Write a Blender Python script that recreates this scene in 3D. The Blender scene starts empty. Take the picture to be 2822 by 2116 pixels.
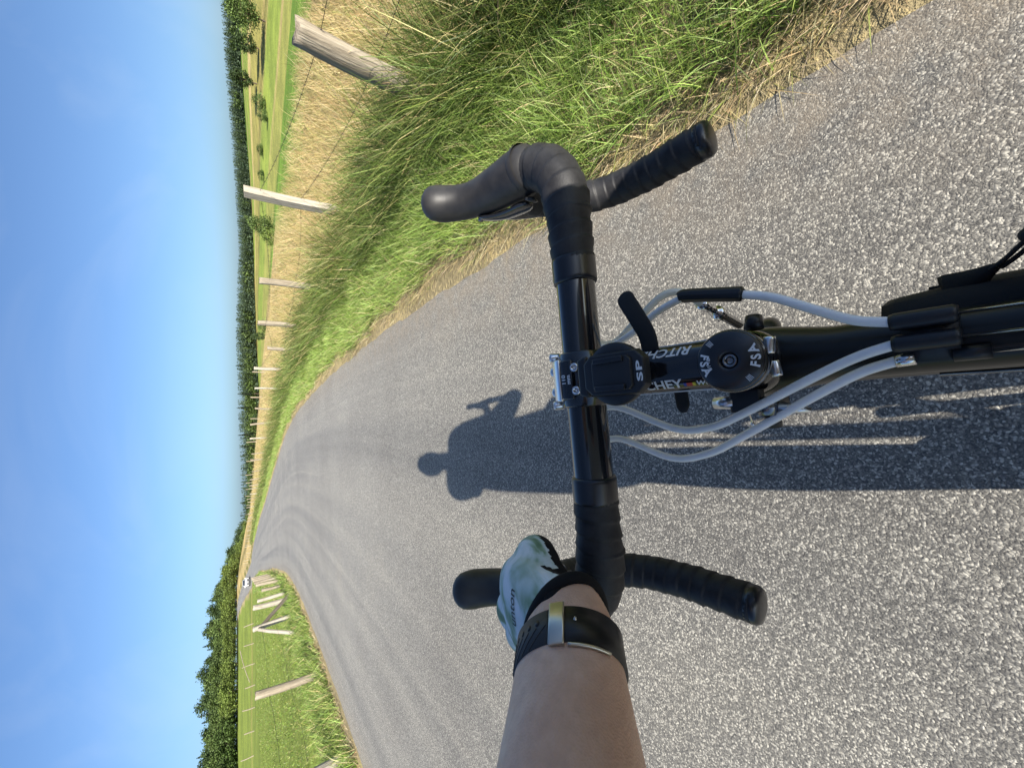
import bpy, bmesh, math, random
import numpy as np
from mathutils import Vector, Matrix, Quaternion
from mathutils.bvhtree import BVHTree

random.seed(7)
rng = np.random.default_rng(7)
scene = bpy.context.scene
col = scene.collection
R = math.radians

# ------------------------------------------------------------------ camera, sky, sun, exposure
CAM_H = 1.2
PITCH = math.atan((1411 - 690) / 1060.0)
cam_data = bpy.data.cameras.new('camera')
cam_data.sensor_fit = 'HORIZONTAL'
cam_data.sensor_width = 36.0
cam_data.lens = 36.0 * 1060.0 / 2822.0
cam_data.clip_start = 0.01
cam_data.clip_end = 12000
cam = bpy.data.objects.new('camera', cam_data)
col.objects.link(cam)
FWD = Vector((0, math.cos(PITCH), -math.sin(PITCH)))
UPV = Vector((0, math.sin(PITCH), math.cos(PITCH)))
RGT = Vector((1, 0, 0))
# the phone was held upright but the picture is stored on its side: image right is world down
mw = Matrix.Identity(4)
for i in range(3):
    mw[i][0] = -UPV[i]; mw[i][1] = RGT[i]; mw[i][2] = -FWD[i]
mw[2][3] = CAM_H
cam.matrix_world = mw
scene.camera = cam

SUN_EL, SUN_AZ = R(28.3), R(10.5)          # shadows fall ahead and slightly to the left
world = bpy.data.worlds.new('World')
scene.world = world
world.use_nodes = True
wn, wl = world.node_tree.nodes, world.node_tree.links
wn.clear()
w_out = wn.new('ShaderNodeOutputWorld')
w_bg = wn.new('ShaderNodeBackground')
w_sky = wn.new('ShaderNodeTexSky')
w_sky.sky_type = 'NISHITA'
w_sky.sun_disc = False
w_sky.sun_elevation = SUN_EL
w_sky.sun_rotation = math.pi - SUN_AZ
w_sky.altitude = 300
w_sky.air_density = 0.7
w_sky.dust_density = 2.0
w_sky.ozone_density = 2.2
w_bg.inputs['Strength'].default_value = 0.084
w_tint = wn.new('ShaderNodeMix'); w_tint.data_type = 'RGBA'; w_tint.blend_type = 'MULTIPLY'
w_tint.inputs[0].default_value = 1.0
w_tint.inputs[7].default_value = (.72, .86, .98, 1)
wl.new(w_sky.outputs[0], w_tint.inputs[6])
w_co = wn.new('ShaderNodeTexCoord'); w_mp = wn.new('ShaderNodeMapping'); w_ns = wn.new('ShaderNodeTexNoise'); w_rp = wn.new('ShaderNodeValToRGB'); w_cl = wn.new('ShaderNodeMix')
w_mp.inputs['Rotation'].default_value = (.2, .5, .9); w_mp.inputs['Scale'].default_value = (.8, 14.0, 6.0)
w_ns.inputs['Scale'].default_value = 1.3; w_ns.inputs['Detail'].default_value = 5; w_ns.inputs['Roughness'].default_value = .5; w_ns.inputs['Distortion'].default_value = .4
w_rp.color_ramp.elements[0].position = .47; w_rp.color_ramp.elements[0].color = (0, 0, 0, 1); w_rp.color_ramp.elements[1].position = .80; w_rp.color_ramp.elements[1].color = (.10, .10, .10, 1)
w_cl.data_type = 'RGBA'; w_cl.inputs[7].default_value = (5.2, 5.6, 6.0, 1)
wl.new(w_co.outputs['Generated'], w_mp.inputs[0]); wl.new(w_mp.outputs[0], w_ns.inputs['Vector']); wl.new(w_ns.outputs[0], w_rp.inputs[0])
wl.new(w_rp.outputs[0], w_cl.inputs[0]); wl.new(w_tint.outputs[2], w_cl.inputs[6])
wl.new(w_cl.outputs[2], w_bg.inputs['Color'])
wl.new(w_bg.outputs[0], w_out.inputs['Surface'])

sun_data = bpy.data.lights.new('sun', 'SUN')
sun_data.energy = 4.8
sun_data.angle = R(0.53)
sun_data.color = (1.0, 0.93, 0.82)
sun = bpy.data.objects.new('sun', sun_data)
col.objects.link(sun)
SUN_DIR = Vector((math.sin(SUN_AZ) * math.cos(SUN_EL), -math.cos(SUN_AZ) * math.cos(SUN_EL), math.sin(SUN_EL)))
sun.rotation_euler = (-SUN_DIR).to_track_quat('-Z', 'Y').to_euler()
sun.location = SUN_DIR * 50

vs = scene.view_settings
vs.view_transform = 'Standard'
vs.look = 'None'
vs.gamma = 1
vs.exposure = 1.1
vs.use_curve_mapping = False

# ------------------------------------------------------------------ material helpers
def mat(name, color=(.5, .5, .5), rough=.5, metal=0.0, spec=.5, coat=0.0, coat_rough=.05):
    m = bpy.data.materials.new(name)
    m.use_nodes = True
    b = m.node_tree.nodes['Principled BSDF']
    b.inputs['Base Color'].default_value = (*color, 1)
    b.inputs['Roughness'].default_value = rough
    b.inputs['Metallic'].default_value = metal
    b.inputs['Specular IOR Level'].default_value = spec
    b.inputs['Coat Weight'].default_value = coat
    b.inputs['Coat Roughness'].default_value = coat_rough
    return m

class NT:
    """small node helper around one material"""
    def __init__(self, m):
        self.m = m; self.n = m.node_tree.nodes; self.l = m.node_tree.links
        self.b = self.n['Principled BSDF']
    def node(self, t, **kw):
        x = self.n.new(t)
        for k, v in kw.items(): setattr(x, k, v)
        return x
    def link(self, a, b): self.l.new(a, b)
    def coord(self, kind='Object'):
        return self.node('ShaderNodeTexCoord').outputs[kind]
    def mapping(self, src, scale=(1, 1, 1), rot=(0, 0, 0)):
        x = self.node('ShaderNodeMapping')
        x.inputs['Scale'].default_value = scale
        x.inputs['Rotation'].default_value = rot
        self.link(src, x.inputs['Vector'])
        return x.outputs[0]
    def noise(self, vec, scale, detail=4, rough=.55, dist=0.0):
        x = self.node('ShaderNodeTexNoise')
        x.inputs['Scale'].default_value = scale
        x.inputs['Detail'].default_value = detail
        x.inputs['Roughness'].default_value = rough
        x.inputs['Distortion'].default_value = dist
        self.link(vec, x.inputs['Vector'])
        return x
    def voronoi(self, vec, scale, feature='F1'):
        x = self.node('ShaderNodeTexVoronoi', feature=feature)
        x.inputs['Scale'].default_value = scale
        self.link(vec, x.inputs['Vector'])
        return x
    def ramp(self, src, stops, interp='LINEAR'):
        x = self.node('ShaderNodeValToRGB')
        x.color_ramp.interpolation = interp
        e = x.color_ramp.elements
        while len(e) < len(stops): e.new(.5)
        for i, (p, c) in enumerate(stops):
            e[i].position = p
            e[i].color = (*c, 1) if len(c) == 3 else c
        self.link(src, x.inputs[0])
        return x.outputs[0]
    def mix(self, f, a, b, mode='MIX'):
        x = self.node('ShaderNodeMix', data_type='RGBA', blend_type=mode)
        for s, v in ((x.inputs[0], f), (x.inputs[6], a), (x.inputs[7], b)):
            if isinstance(v, (int, float)): s.default_value = v
            elif isinstance(v, tuple): s.default_value = (*v, 1)
            else: self.link(v, s)
        return x.outputs[2]
    def math(self, op, a, b=None, clamp=False):
        x = self.node('ShaderNodeMath', operation=op, use_clamp=clamp)
        for s, v in zip(x.inputs, (a, b)):
            if v is None: continue
            if isinstance(v, (int, float)): s.default_value = v
            else: self.link(v, s)
        return x.outputs[0]
    def bump(self, h, strength=.3, dist=.01, normal=None):
        x = self.node('ShaderNodeBump')
        x.inputs['Strength'].default_value = strength
        x.inputs['Distance'].default_value = dist
        self.link(h, x.inputs['Height'])
        if normal is not None: self.link(normal, x.inputs['Normal'])
        return x.outputs[0]

# ------------------------------------------------------------------ object helpers
def tag(o, label=None, cat=None, group=None, kind=None):
    if label: o['label'] = label
    if cat: o['category'] = cat
    if group: o['group'] = group
    if kind: o['kind'] = kind
    return o

def link(name, me, mats, parent=None, smooth=True):
    o = bpy.data.objects.new(name, me)
    col.objects.link(o)
    if mats is not None:
        for m in (mats if isinstance(mats, (list, tuple)) else [mats]):
            me.materials.append(m)
    if parent is not None: o.parent = parent
    if smooth:
        me.polygons.foreach_set('use_smooth', np.ones(len(me.polygons), bool))
    return o

def empty(name, loc=(0, 0, 0), parent=None):
    o = bpy.data.objects.new(name, None)
    o.empty_display_size = .2
    col.objects.link(o)
    o.location = loc
    if parent is not None: o.parent = parent
    return o

def np_mesh(name, V, F):
    """fast mesh from numpy arrays; F is (n,3) or (n,4)"""
    me = bpy.data.meshes.new(name)
    V = np.asarray(V, np.float32); F = np.asarray(F, np.int32)
    k = F.shape[1]
    me.vertices.add(len(V)); me.vertices.foreach_set('co', V.ravel())
    me.loops.add(F.size); me.loops.foreach_set('vertex_index', F.ravel())
    me.polygons.add(len(F)); me.polygons.foreach_set('loop_start', np.arange(0, F.size, k, dtype=np.int32))
    me.update(calc_edges=True)
    return me

def set_color(me, C):
    a = me.color_attributes.new('Col', 'FLOAT_COLOR', 'POINT')
    C = np.asarray(C, np.float32)
    if C.shape[1] == 3: C = np.hstack([C, np.ones((len(C), 1), np.float32)])
    a.data.foreach_set('color', C.ravel())

class MB:
    """collects verts and faces"""
    def __init__(self): self.v = []; self.f = []
    def add(self, v, f):
        o = len(self.v)
        self.v += [tuple(x) for x in v]
        self.f += [tuple(i + o for i in q) for q in f]
        return self
    def mesh(self, name):
        me = bpy.data.meshes.new(name)
        me.from_pydata(self.v, [], self.f)
        me.update()
        return me
    def build(self, name, m, parent=None, smooth=True, bevel=0.0, seg=2):
        me = self.mesh(name)
        if bevel:
            bm = bmesh.new(); bm.from_mesh(me)
            bmesh.ops.remove_doubles(bm, verts=bm.verts, dist=1e-6)
            ed = [e for e in bm.edges if len(e.link_faces) == 2 and e.calc_face_angle(0) > .5]
            bmesh.ops.bevel(bm, geom=ed, offset=bevel, segments=seg, profile=.6, affect='EDGES', clamp_overlap=True)
            bm.to_mesh(me); bm.free()
        return link(name, me, m, parent, smooth)

def spline(pts, n):
    """catmull-rom through pts (rows of any width), n samples"""
    P = np.array(pts, float)
    P = np.vstack([2 * P[0] - P[1], P, 2 * P[-1] - P[-2]])
    seg = len(P) - 3
    t = np.linspace(0, seg, n)
    out = []
    for x in t:
        i = min(int(x), seg - 1); u = x - i
        a, b, c, d = P[i], P[i + 1], P[i + 2], P[i + 3]
        out.append(.5 * ((2 * b) + (-a + c) * u + (2 * a - 5 * b + 4 * c - d) * u * u + (-a + 3 * b - 3 * c + d) * u ** 3))
    return np.array(out)

def frames(P, ref=None):
    P = np.asarray(P, float)
    T = np.gradient(P, axis=0)
    T /= np.linalg.norm(T, axis=1)[:, None] + 1e-12
    r = np.array(ref if ref is not None else ((0, 0, 1) if abs(T[0][2]) < .9 else (1, 0, 0)), float)
    A = []
    for t in T:
        a = r - t * np.dot(r, t); a /= np.linalg.norm(a) + 1e-12
        A.append(a)
        if ref is None: r = a
    A = np.array(A)
    return T, A, np.cross(T, A)

def tube(P, rad, n=16, ref=None, cap=True, mod=None, round_cap=0):
    """P points, rad scalar / list / list of (ra, rb) with ra along the ref axis; mod(i, theta) multiplies radius"""
    P = np.asarray(P, float); m = len(P)
    T, A, B = frames(P, ref)
    rad = np.array([rad] * m if np.isscalar(rad) else rad, float)
    if rad.ndim == 1: rad = np.stack([rad, rad], 1)
    if round_cap:
        k = 4
        def capext(p, t, r, a, b):
            pts = []
            for j in range(1, k + 1):
                s = math.sin(j / k * math.pi / 2 * .98); c = math.cos(j / k * math.pi / 2 * .98)
                pts.append((p + t * s * min(r) * round_cap, r * c, a, b))
            return pts
        e = capext(P[-1], T[-1], rad[-1], A[-1], B[-1]); s = capext(P[0], -T[0], rad[0], A[0], B[0])[::-1]
        P = np.vstack([[x[0] for x in s], P, [x[0] for x in e]])
        rad = np.vstack([[x[1] for x in s], rad, [x[1] for x in e]])
        A = np.vstack([[x[2] for x in s], A, [x[2] for x in e]]); B = np.vstack([[x[3] for x in s], B, [x[3] for x in e]])
        m = len(P)
    th = np.linspace(0, 2 * math.pi, n, endpoint=False)
    V = []
    for i in range(m):
        k = np.array([mod(i, t) for t in th]) if mod else 1.0
        V.append(P[i] + A[i] * (np.cos(th) * rad[i][0] * k)[:, None] + B[i] * (np.sin(th) * rad[i][1] * k)[:, None])
    V = np.vstack(V)
    F = []
    for i in range(m - 1):
        for j in range(n):
            j2 = (j + 1) % n
            F.append((i * n + j, i * n + j2, (i + 1) * n + j2, (i + 1) * n + j))
    if cap:
        F.append(tuple(range(n - 1, -1, -1))); F.append(tuple((m - 1) * n + j for j in range(n)))
    return V, F

def box(c, s, M=None):
    c = np.array(c); s = np.array(s) / 2
    V = [c + s * np.array((i, j, k)) for i in (-1, 1) for j in (-1, 1) for k in (-1, 1)]
    if M is not None: V = [M @ Vector(v) for v in V]
    return V, [(0, 1, 3, 2), (4, 6, 7, 5), (0, 4, 5, 1), (2, 3, 7, 6), (0, 2, 6, 4), (1, 5, 7, 3)]

def lathe(prof, n=40, M=None):
    """prof: (radius, z) rows; open ends closed by n-gons when radius > 0"""
    V = []; F = []
    for r, z in prof:
        for j in range(n):
            a = 2 * math.pi * j / n
            v = Vector((r * math.cos(a), r * math.sin(a), z))
            V.append(M @ v if M is not None else v)
    m = len(prof)
    for i in range(m - 1):
        for j in range(n):
            j2 = (j + 1) % n
            F.append((i * n + j, i * n + j2, (i + 1) * n + j2, (i + 1) * n + j))
    F.append(tuple(range(n - 1, -1, -1))); F.append(tuple((m - 1) * n + j for j in range(n)))
    return V, F

def fused(name, parts, voxel, smooth_it, mats, parent=None):
    """one continuous surface out of overlapping tapered tubes"""
    mb = MB()
    for v, f in parts: mb.add(v, f)
    me = mb.mesh(name + '_src')
    o = bpy.data.objects.new(name + '_src', me); col.objects.link(o)
    md = o.modifiers.new('r', 'REMESH'); md.mode = 'VOXEL'; md.voxel_size = voxel; md.adaptivity = 0
    sm = o.modifiers.new('s', 'SMOOTH'); sm.factor = .5; sm.iterations = smooth_it
    dg = bpy.context.evaluated_depsgraph_get()
    out = bpy.data.meshes.new_from_object(o.evaluated_get(dg))
    out.name = name
    bpy.data.objects.remove(o); bpy.data.meshes.remove(me)
    return link(name, out, mats, parent)

def text_data(s, size=1.0, extrude=.0, shear=0.0, offset=0.0, res=3, spacing=1.0):
    """verts (centred) and faces of a text"""
    c = bpy.data.curves.new('t', 'FONT')
    c.body = s; c.size = size; c.extrude = extrude; c.shear = shear; c.offset = offset
    c.resolution_u = res; c.space_character = spacing
    c.align_x = 'CENTER'; c.align_y = 'CENTER'
    o = bpy.data.objects.new('t', c); col.objects.link(o)
    dg = bpy.context.evaluated_depsgraph_get()
    me = bpy.data.meshes.new_from_object(o.evaluated_get(dg))
    bm = bmesh.new(); bm.from_mesh(me)
    bmesh.ops.subdivide_edges(bm, edges=[e for e in bm.edges if e.calc_length() > size * .12], cuts=2)
    bmesh.ops.triangulate(bm, faces=bm.faces)
    bm.to_mesh(me); bm.free()
    V = [v.co.copy() for v in me.vertices]; F = [tuple(p.vertices) for p in me.polygons]
    bpy.data.objects.remove(o); bpy.data.curves.remove(c); bpy.data.meshes.remove(me)
    return V, F

def S(x):
    x = np.clip(x, 0, 1)
    return x * x * (3 - 2 * x)

# ------------------------------------------------------------------ the lie of the land
ROAD = spline([(-2.1, -32), (-2.06, -24), (-2.02, -16), (-1.90, -8), (-1.86, -3), (-1.86, 0), (-2.02, 3), (-2.4, 6.5), (-2.95, 10), (-3.6, 13.5), (-4.8, 18), (-6.6, 23),
               (-8.9, 29), (-12.6, 38), (-17, 49), (-21.8, 60), (-31, 80), (-46.5, 112), (-75, 165), (-120, 240)], 240)
HW = 2.8
_d = np.diff(ROAD, axis=0)
_len = np.hypot(_d[:, 0], _d[:, 1])
_s = np.concatenate([[0], np.cumsum(_len)])

def lateral(x, y):
    """signed distance right of the road's centre line, and the distance along it"""
    x = np.asarray(x, float); y = np.asarray(y, float)
    shp = x.shape; x = x.ravel(); y = y.ravel()
    best = np.full(x.shape, 1e18); q = np.zeros_like(x); sl = np.zeros_like(x)
    for i in range(len(_d)):
        dx, dy = _d[i]; L = _len[i]
        px = x - ROAD[i, 0]; py = y - ROAD[i, 1]
        t = (px * dx + py * dy) / (L * L)
        tc = np.clip(t, 0 if i else -50, 1 if i < len(_d) - 1 else 50)
        ex = px - tc * dx; ey = py - tc * dy
        d2 = ex * ex + ey * ey
        m = d2 < best
        best = np.where(m, d2, best)
        side = np.sign(px * dy - py * dx)
        q = np.where(m, np.sqrt(d2) * side, q)
        sl = np.where(m, _s[i] + tc * L, sl)
    return q.reshape(shp), sl.reshape(shp)

def road_xy(s, q):
    s = np.asarray(s, float)
    i = np.clip(np.searchsorted(_s, s) - 1, 0, len(_d) - 1)
    t = (s - _s[i]) / _len[i]
    p = ROAD[i] + _d[i] * t[..., None]
    # smooth normal
    dd = np.gradient(ROAD, axis=0); dd /= np.linalg.norm(dd, axis=1)[:, None]
    d = dd[i] * (1 - t[..., None]) + dd[np.minimum(i + 1, len(dd) - 1)] * t[..., None]
    n = np.stack([d[..., 1], -d[..., 0]], -1)
    return p + n * np.asarray(q)[..., None]

S0 = float(np.interp(0, ROAD[:, 1], _s))      # road station abreast of the camera

def height(x, y, q=None):
    x = np.asarray(x, float); y = np.asarray(y, float)
    r = np.hypot(x, y); az = np.degrees(np.arctan2(x, y))
    if q is None: q, _ = lateral(x, y)
    front = S((95 - np.abs(az + 25)) / 30)
    z = 1.0 * S((r - 15) / 100) * front
    z = z + .042 * np.maximum(r - 115, 0) * S((-6 - az) / 18) * front * S((420 - r) / 300 + .25)
    d = q - 10.5 - 1.0 * np.sin(y * .11)
    z = z - 10.5 * S(d / 85) + 10.5 * S((d - 100) / 300) + 9 * S((d - 330) / 450)
    z = z + .05 * np.sin(x * .31 + y * .17) * S((np.abs(q) - 6) / 10) + .5 * np.sin(x * .021) * np.sin(y * .017 + 1) * S((r - 90) / 200)
    z = z + 7.5 * S((az - 14) / 26) * S((r - 210) / 190) * S((1500 - r) / 400)
    # a shallow bank under the tall verge grass
    z = z + .10 * np.exp(-((q - 4.6) / .9) ** 2)
    return z

def hz(x, y): return float(height(np.array([x]), np.array([y]))[0])

# --- terrain: a polar sheet reaching the horizon
def make_terrain():
    rr = np.concatenate([[.0], np.geomspace(.5, 90, 120), np.geomspace(92, 700, 150), np.geomspace(720, 6000, 30)])
    na = 620
    a = np.linspace(0, 2 * math.pi, na, endpoint=False)
    X = rr[:, None] * np.sin(a)[None]; Y = rr[:, None] * np.cos(a)[None]
    q, sl = lateral(X, Y)
    Z = height(X, Y, q)
    Z = Z - .25 * S((HW - .35 - np.abs(q)) / .3)
    V = np.stack([X, Y, Z], -1).reshape(-1, 3)
    i = np.arange(len(rr) - 1)[:, None]; j = np.arange(na)[None]
    j2 = (j + 1) % na
    F = np.stack([i * na + j + 0 * j, i * na + j2, (i + 1) * na + j2, (i + 1) * na + j], -1).reshape(-1, 4)
    # what grows where
    def c(*v): return np.array(v)
    straw = c(.40, .31, .14); olive = c(.12, .13, .035); pasture = c(.165, .21, .045); lush = c(.13, .22, .035)
    tan = c(.40, .31, .14); dark = c(.05, .07, .02); soil = c(.34, .28, .16)
    x, y, z = V.T; q = q.ravel(); r = np.hypot(x, y)
    C = np.tile(pasture, (len(V), 1))
    def put(mask, cc, w=1.0):
        mm = np.clip(mask * w, 0, 1)[:, None]
        C[:] = C * (1 - mm) + cc * mm
    def band(v, lo, hi, soft): return S((v - lo) / soft + .5) * S((hi - v) / soft + .5)
    aq = np.abs(q)
    put(band(aq, 0, HW + .9, .3), soil)
    put(band(q, HW + .6, HW + 2.0, .5), olive)
    put(band(q, HW + 1.6, 1e5, .6), straw)
    d = q - 10.5 + 6 * np.sin(y * .013 + .5) + 2.5 * np.sin(x * .05)
    az = np.degrees(np.arctan2(x, y)); wob = 8 * np.sin(az * .09)
    put(band(d, 3, 6.5, 2), dark, .6)
    put(band(d, 6, 1e5, 4), tan)
    # far slope: strips of mown meadow, corn and grass
    far_ = (d > 30) * (r > 60)
    band_ = band
    band = lambda *a_: band_(*a_) * far_
    put(band_(d, 2.5, 168, 3) * (r > 14) * S((az - 17 + .05 * d) / 6), lush * 1.12)
    put(band(d + .9 * (az - 20), 152, 158, 3), dark, .5)
    put(band(d + .9 * (az - 20), 158, 190, 4), c(.24, .25, .07))
    put(band(d + .6 * (az - 20), 190, 228, 4), pasture * 1.25)
    put(band(d + .5 * (az - 20), 228, 236, 3), olive, .8)
    put(band(d + .4 * (az - 20), 236, 268, 3), c(.26, .24, .075))
    put(band(d + .3 * (az - 20), 268, 276, 3), tan * 1.15)
    put(band(d + .2 * (az - 20), 276, 312, 3), pasture * 1.2)
    put(band(d, 312, 318, 2), c(.30, .2, .12))
    put(band(d, 318, 372, 3), lush * 1.1)
    put(band(d, 366, 372, 2), dark, .7)
    put(band(d, 372, 1e5, 3), c(.06, .085, .03))
    band = band_
    # left: pasture, a strip of long dry grass by the far fence, grass, then the wood's floor
    L = q < -HW - .8
    put(band(r, 96, 116, 6) * L, c(.27, .25, .08), .75)
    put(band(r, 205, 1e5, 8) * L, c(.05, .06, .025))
    me = np_mesh('ground', V, F)
    set_color(me, C)
    m = mat('ground_cover', rough=.95, spec=.1)
    t = NT(m)
    at = t.node('ShaderNodeVertexColor', layer_name='Col').outputs[0]
    g = t.coord('Object')
    n1 = t.noise(g, .09, 5, .6).outputs[0]
    n2 = t.noise(t.mapping(g, (1.0, .35, 1)), 2.4, 6, .7).outputs[0]
    n3 = t.noise(g, 26, 5, .7).outputs[0]
    v = t.math('ADD', t.math('MULTIPLY', n1, .5), t.math('MULTIPLY', n2, .6))
    v = t.math('ADD', v, t.math('MULTIPLY', n3, .8))
    v = t.ramp(v, [(.55, (.45, .46, .42)), (.95, (1, 1, 1)), (1.0, (1.5, 1.45, 1.3))])
    t.link(t.mix(1.0, at, v, 'MULTIPLY'), t.b.inputs['Base Color'])
    t.link(t.bump(t.math('ADD', n2, n3), .9, .05), t.b.inputs['Normal'])
    o = link('ground', me, m)
    tag(o, 'rolling pasture, straw meadow and far field strips', 'ground', kind='structure')
    return o
ground = make_terrain()

# --- road
def asphalt():
    m = mat('worn_asphalt', rough=.8, spec=.3)
    t = NT(m)
    g = t.coord('Object')
    warp = t.noise(g, 60, 2).outputs[1]
    gv = t.node('ShaderNodeVectorMath', operation='MULTIPLY_ADD')
    t.link(warp, gv.inputs[0]); gv.inputs[1].default_value = (.012, .012, .012); t.link(g, gv.inputs[2])
    gw = gv.outputs[0]
    vo = t.voronoi(gw, 230)
    sep = t.node('ShaderNodeSeparateColor'); t.link(vo.outputs['Color'], sep.inputs[0])
    chip = t.ramp(sep.outputs[0], [(0, (.055, .054, .055)), (.30, (.125, .12, .112)), (.60, (.20, .192, .175)), (.74, (.33, .315, .28)), (.85, (.58, .555, .49)), (1.0, (.84, .80, .70))])
    vo2 = t.voronoi(gw, 430)
    sep2 = t.node('ShaderNodeSeparateColor'); t.link(vo2.outputs['Color'], sep2.inputs[0])
    fine = t.ramp(sep2.outputs[1], [(0, (.11, .108, .104)), (.5, (.225, .218, .20)), (.85, (.40, .385, .345)), (1, (.70, .67, .59))])
    edge = t.ramp(vo.outputs['Distance'], [(.45, (0, 0, 0)), (.62, (1, 1, 1))])
    c = t.mix(.38, chip, fine)
    c = t.mix(t.math('MULTIPLY', edge, .40), c, (.09, .09, .094))
    # polished and bituminous patches that follow the wheel tracks (road-space attribute)
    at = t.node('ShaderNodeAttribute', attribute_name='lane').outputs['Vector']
    tr = t.noise(t.mapping(at, (1.5, .016, 1)), 1.0, 3, .5, .35).outputs[0]
    trc = t.ramp(tr, [(.30, (.79, .785, .78)), (.42, (.95, .945, .93)), (.54, (1.13, 1.115, 1.075)), (.66, (.89, .885, .875))])
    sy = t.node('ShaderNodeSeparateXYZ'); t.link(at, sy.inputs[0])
    graze_tone = t.node('ShaderNodeMapRange'); graze_tone.inputs[1].default_value = S0 + .3; graze_tone.inputs[2].default_value = S0 + 6; graze_tone.inputs[3].default_value = .84; graze_tone.inputs[4].default_value = 1.12
    t.link(sy.outputs[1], graze_tone.inputs[0])        # painted in: darker near the camera, paler ahead, imitating brightness at grazing view
    c = t.mix(1, c, graze_tone.outputs[0], 'MULTIPLY')
    bl = t.noise(g, .55, 4, .6).outputs[0]
    blc = t.ramp(bl, [(.3, (.86, .85, .84)), (.55, (1, 1, .99)), (.75, (1.12, 1.10, 1.05))])
    c = t.mix(1, c, trc, 'MULTIPLY'); c = t.mix(1, c, blc, 'MULTIPLY')
    # dusty, gritty margin
    dust = t.node('ShaderNodeAttribute', attribute_name='dust').outputs['Fac']
    dn = t.math('MULTIPLY', dust, t.ramp(t.noise(g, 7, 5, .7).outputs[0], [(.35, (0, 0, 0)), (.65, (1, 1, 1))]))
    c = t.mix(t.math('MULTIPLY', dn, .75), c, (.27, .22, .16))
    st_ = t.voronoi(gv.outputs[0], .9)
    c = t.mix(t.ramp(t.math('ADD', st_.outputs['Distance'], t.math('MULTIPLY', t.noise(g, 30, 4, .7).outputs[0], .05)), [(.045, (.75,) * 3), (.075, (0,) * 3)]), c, (.07, .068, .066))      # spots of spilt bitumen
    t.link(c, t.b.inputs['Base Color'])
    rr_ = t.ramp(sep.outputs[0], [(0, (.85,) * 3), (1, (.5,) * 3)])
    t.link(rr_, t.b.inputs['Roughness'])
    hgt = t.math('ADD', t.math('SUBTRACT', 1.0, vo.outputs['Distance']), t.math('MULTIPLY', sep.outputs[1], .7))
    t.link(t.bump(hgt, .35, .004), t.b.inputs['Normal'])
    return m

def make_road():
    s = np.concatenate([np.arange(0, S0 - 2, 1.5), np.arange(S0 - 2, S0 + 40, .2), np.arange(S0 + 40, _s[-1] - 1, 1.0)])
    qs = np.linspace(-HW, HW, 29)
    edge = .05 * np.sin(s * 1.7) * np.sin(s * .61 + 1) + .04 * np.sin(s * 5.3) + .025 * np.sin(s * 13.1)
    Q = np.tile(qs, (len(s), 1)); Q[:, -1] += edge * .8; Q[:, 0] -= edge[::-1] * .8
    SS = np.tile(s[:, None], (1, len(qs)))
    P = road_xy(SS, Q)
    Z = height(P[..., 0], P[..., 1], Q) + .035 - .03 * (Q / HW) ** 2 - .02 * (np.abs(qs) > HW - .01)[None]
    V = np.concatenate([P, Z[..., None]], -1).reshape(-1, 3)
    n = len(qs)
    i = np.arange(len(s) - 1)[:, None]; j = np.arange(n - 1)[None]
    F = np.stack([i * n + j, i * n + j + 1, (i + 1) * n + j + 1, (i + 1) * n + j], -1).reshape(-1, 4)
    me = np_mesh('road', V, F)
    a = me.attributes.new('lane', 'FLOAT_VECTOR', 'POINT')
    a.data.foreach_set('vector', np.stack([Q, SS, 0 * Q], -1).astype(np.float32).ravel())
    d = me.attributes.new('dust', 'FLOAT', 'POINT')
    d.data.foreach_set('value', S((np.abs(Q) - HW + .65) / .65).astype(np.float32).ravel())
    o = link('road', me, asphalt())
    tag(o, 'worn grey chip-sealed country lane curving away to the left', 'road', kind='structure')
make_road()

# ------------------------------------------------------------------ materials of the bicycle and rider
M_gloss = mat('gloss_black', (.010, .011, .014), .12, coat=.6)
M_paint = mat('satin_black_frame', (.014, .014, .013), .33, spec=.4)
M_cap = mat('anodised_black', (.011, .012, .016), .30, spec=.6)
M_plastic = mat('black_plastic', (.016, .017, .020), .42)
M_steel = mat('polished_steel', (.72, .72, .74), .2, 1.0)
M_alu = mat('bright_aluminium', (.78, .79, .82), .28, 1.0)
M_chrome_dark = mat('dark_steel', (.25, .25, .26), .25, 1.0)
M_white = mat('white_print', (.74, .75, .76), .45)
M_tyre = mat('tyre_rubber', (.018, .018, .018), .8)
M_skinred = mat('red_print', (.5, .04, .03), .4); M_yel = mat('yellow_print', (.6, .5, .03), .4); M_blu = mat('blue_print', (.03, .05, .3), .4)

def tape_mat():
    m = mat('bar_tape', (.018, .018, .020), .55, spec=.35)
    t = NT(m); g = t.coord('Object')
    n = t.noise(g, 900, 2, .6).outputs[0]
    t.link(t.bump(n, .35, .0006), t.b.inputs['Normal'])
    w = t.noise(g, 60, 4, .6).outputs[0]
    t.link(t.ramp(w, [(.35, (.012, .012, .014)), (.7, (.030, .030, .032))]), t.b.inputs['Base Color'])
    return m
M_tape = tape_mat()
def hood_mat():
    m = mat('hood_rubber', (.022, .022, .024), .48, spec=.4)
    t = NT(m); g = t.coord('Object')
    n = t.noise(g, 1500, 2).outputs[0]
    t.link(t.bump(n, .15, .0004), t.b.inputs['Normal'])
    w = t.noise(g, 45, 4).outputs[0]
    t.link(t.ramp(w, [(.35, (.016, .016, .018)), (.7, (.034, .033, .033))]), t.b.inputs['Base Color'])
    return m
M_hood = hood_mat()
def housing_mat(name, c0, c1):
    m = mat(name, c0, .35, coat=.3)
    t = NT(m); g = t.coord('Object')
    t.link(t.ramp(t.noise(g, 70, 4).outputs[0], [(.4, c0), (.75, c1)]), t.b.inputs['Base Color'])
    return m
M_cable = housing_mat('white_cable_housing', (.94, .94, .94), (.86, .86, .85))
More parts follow.
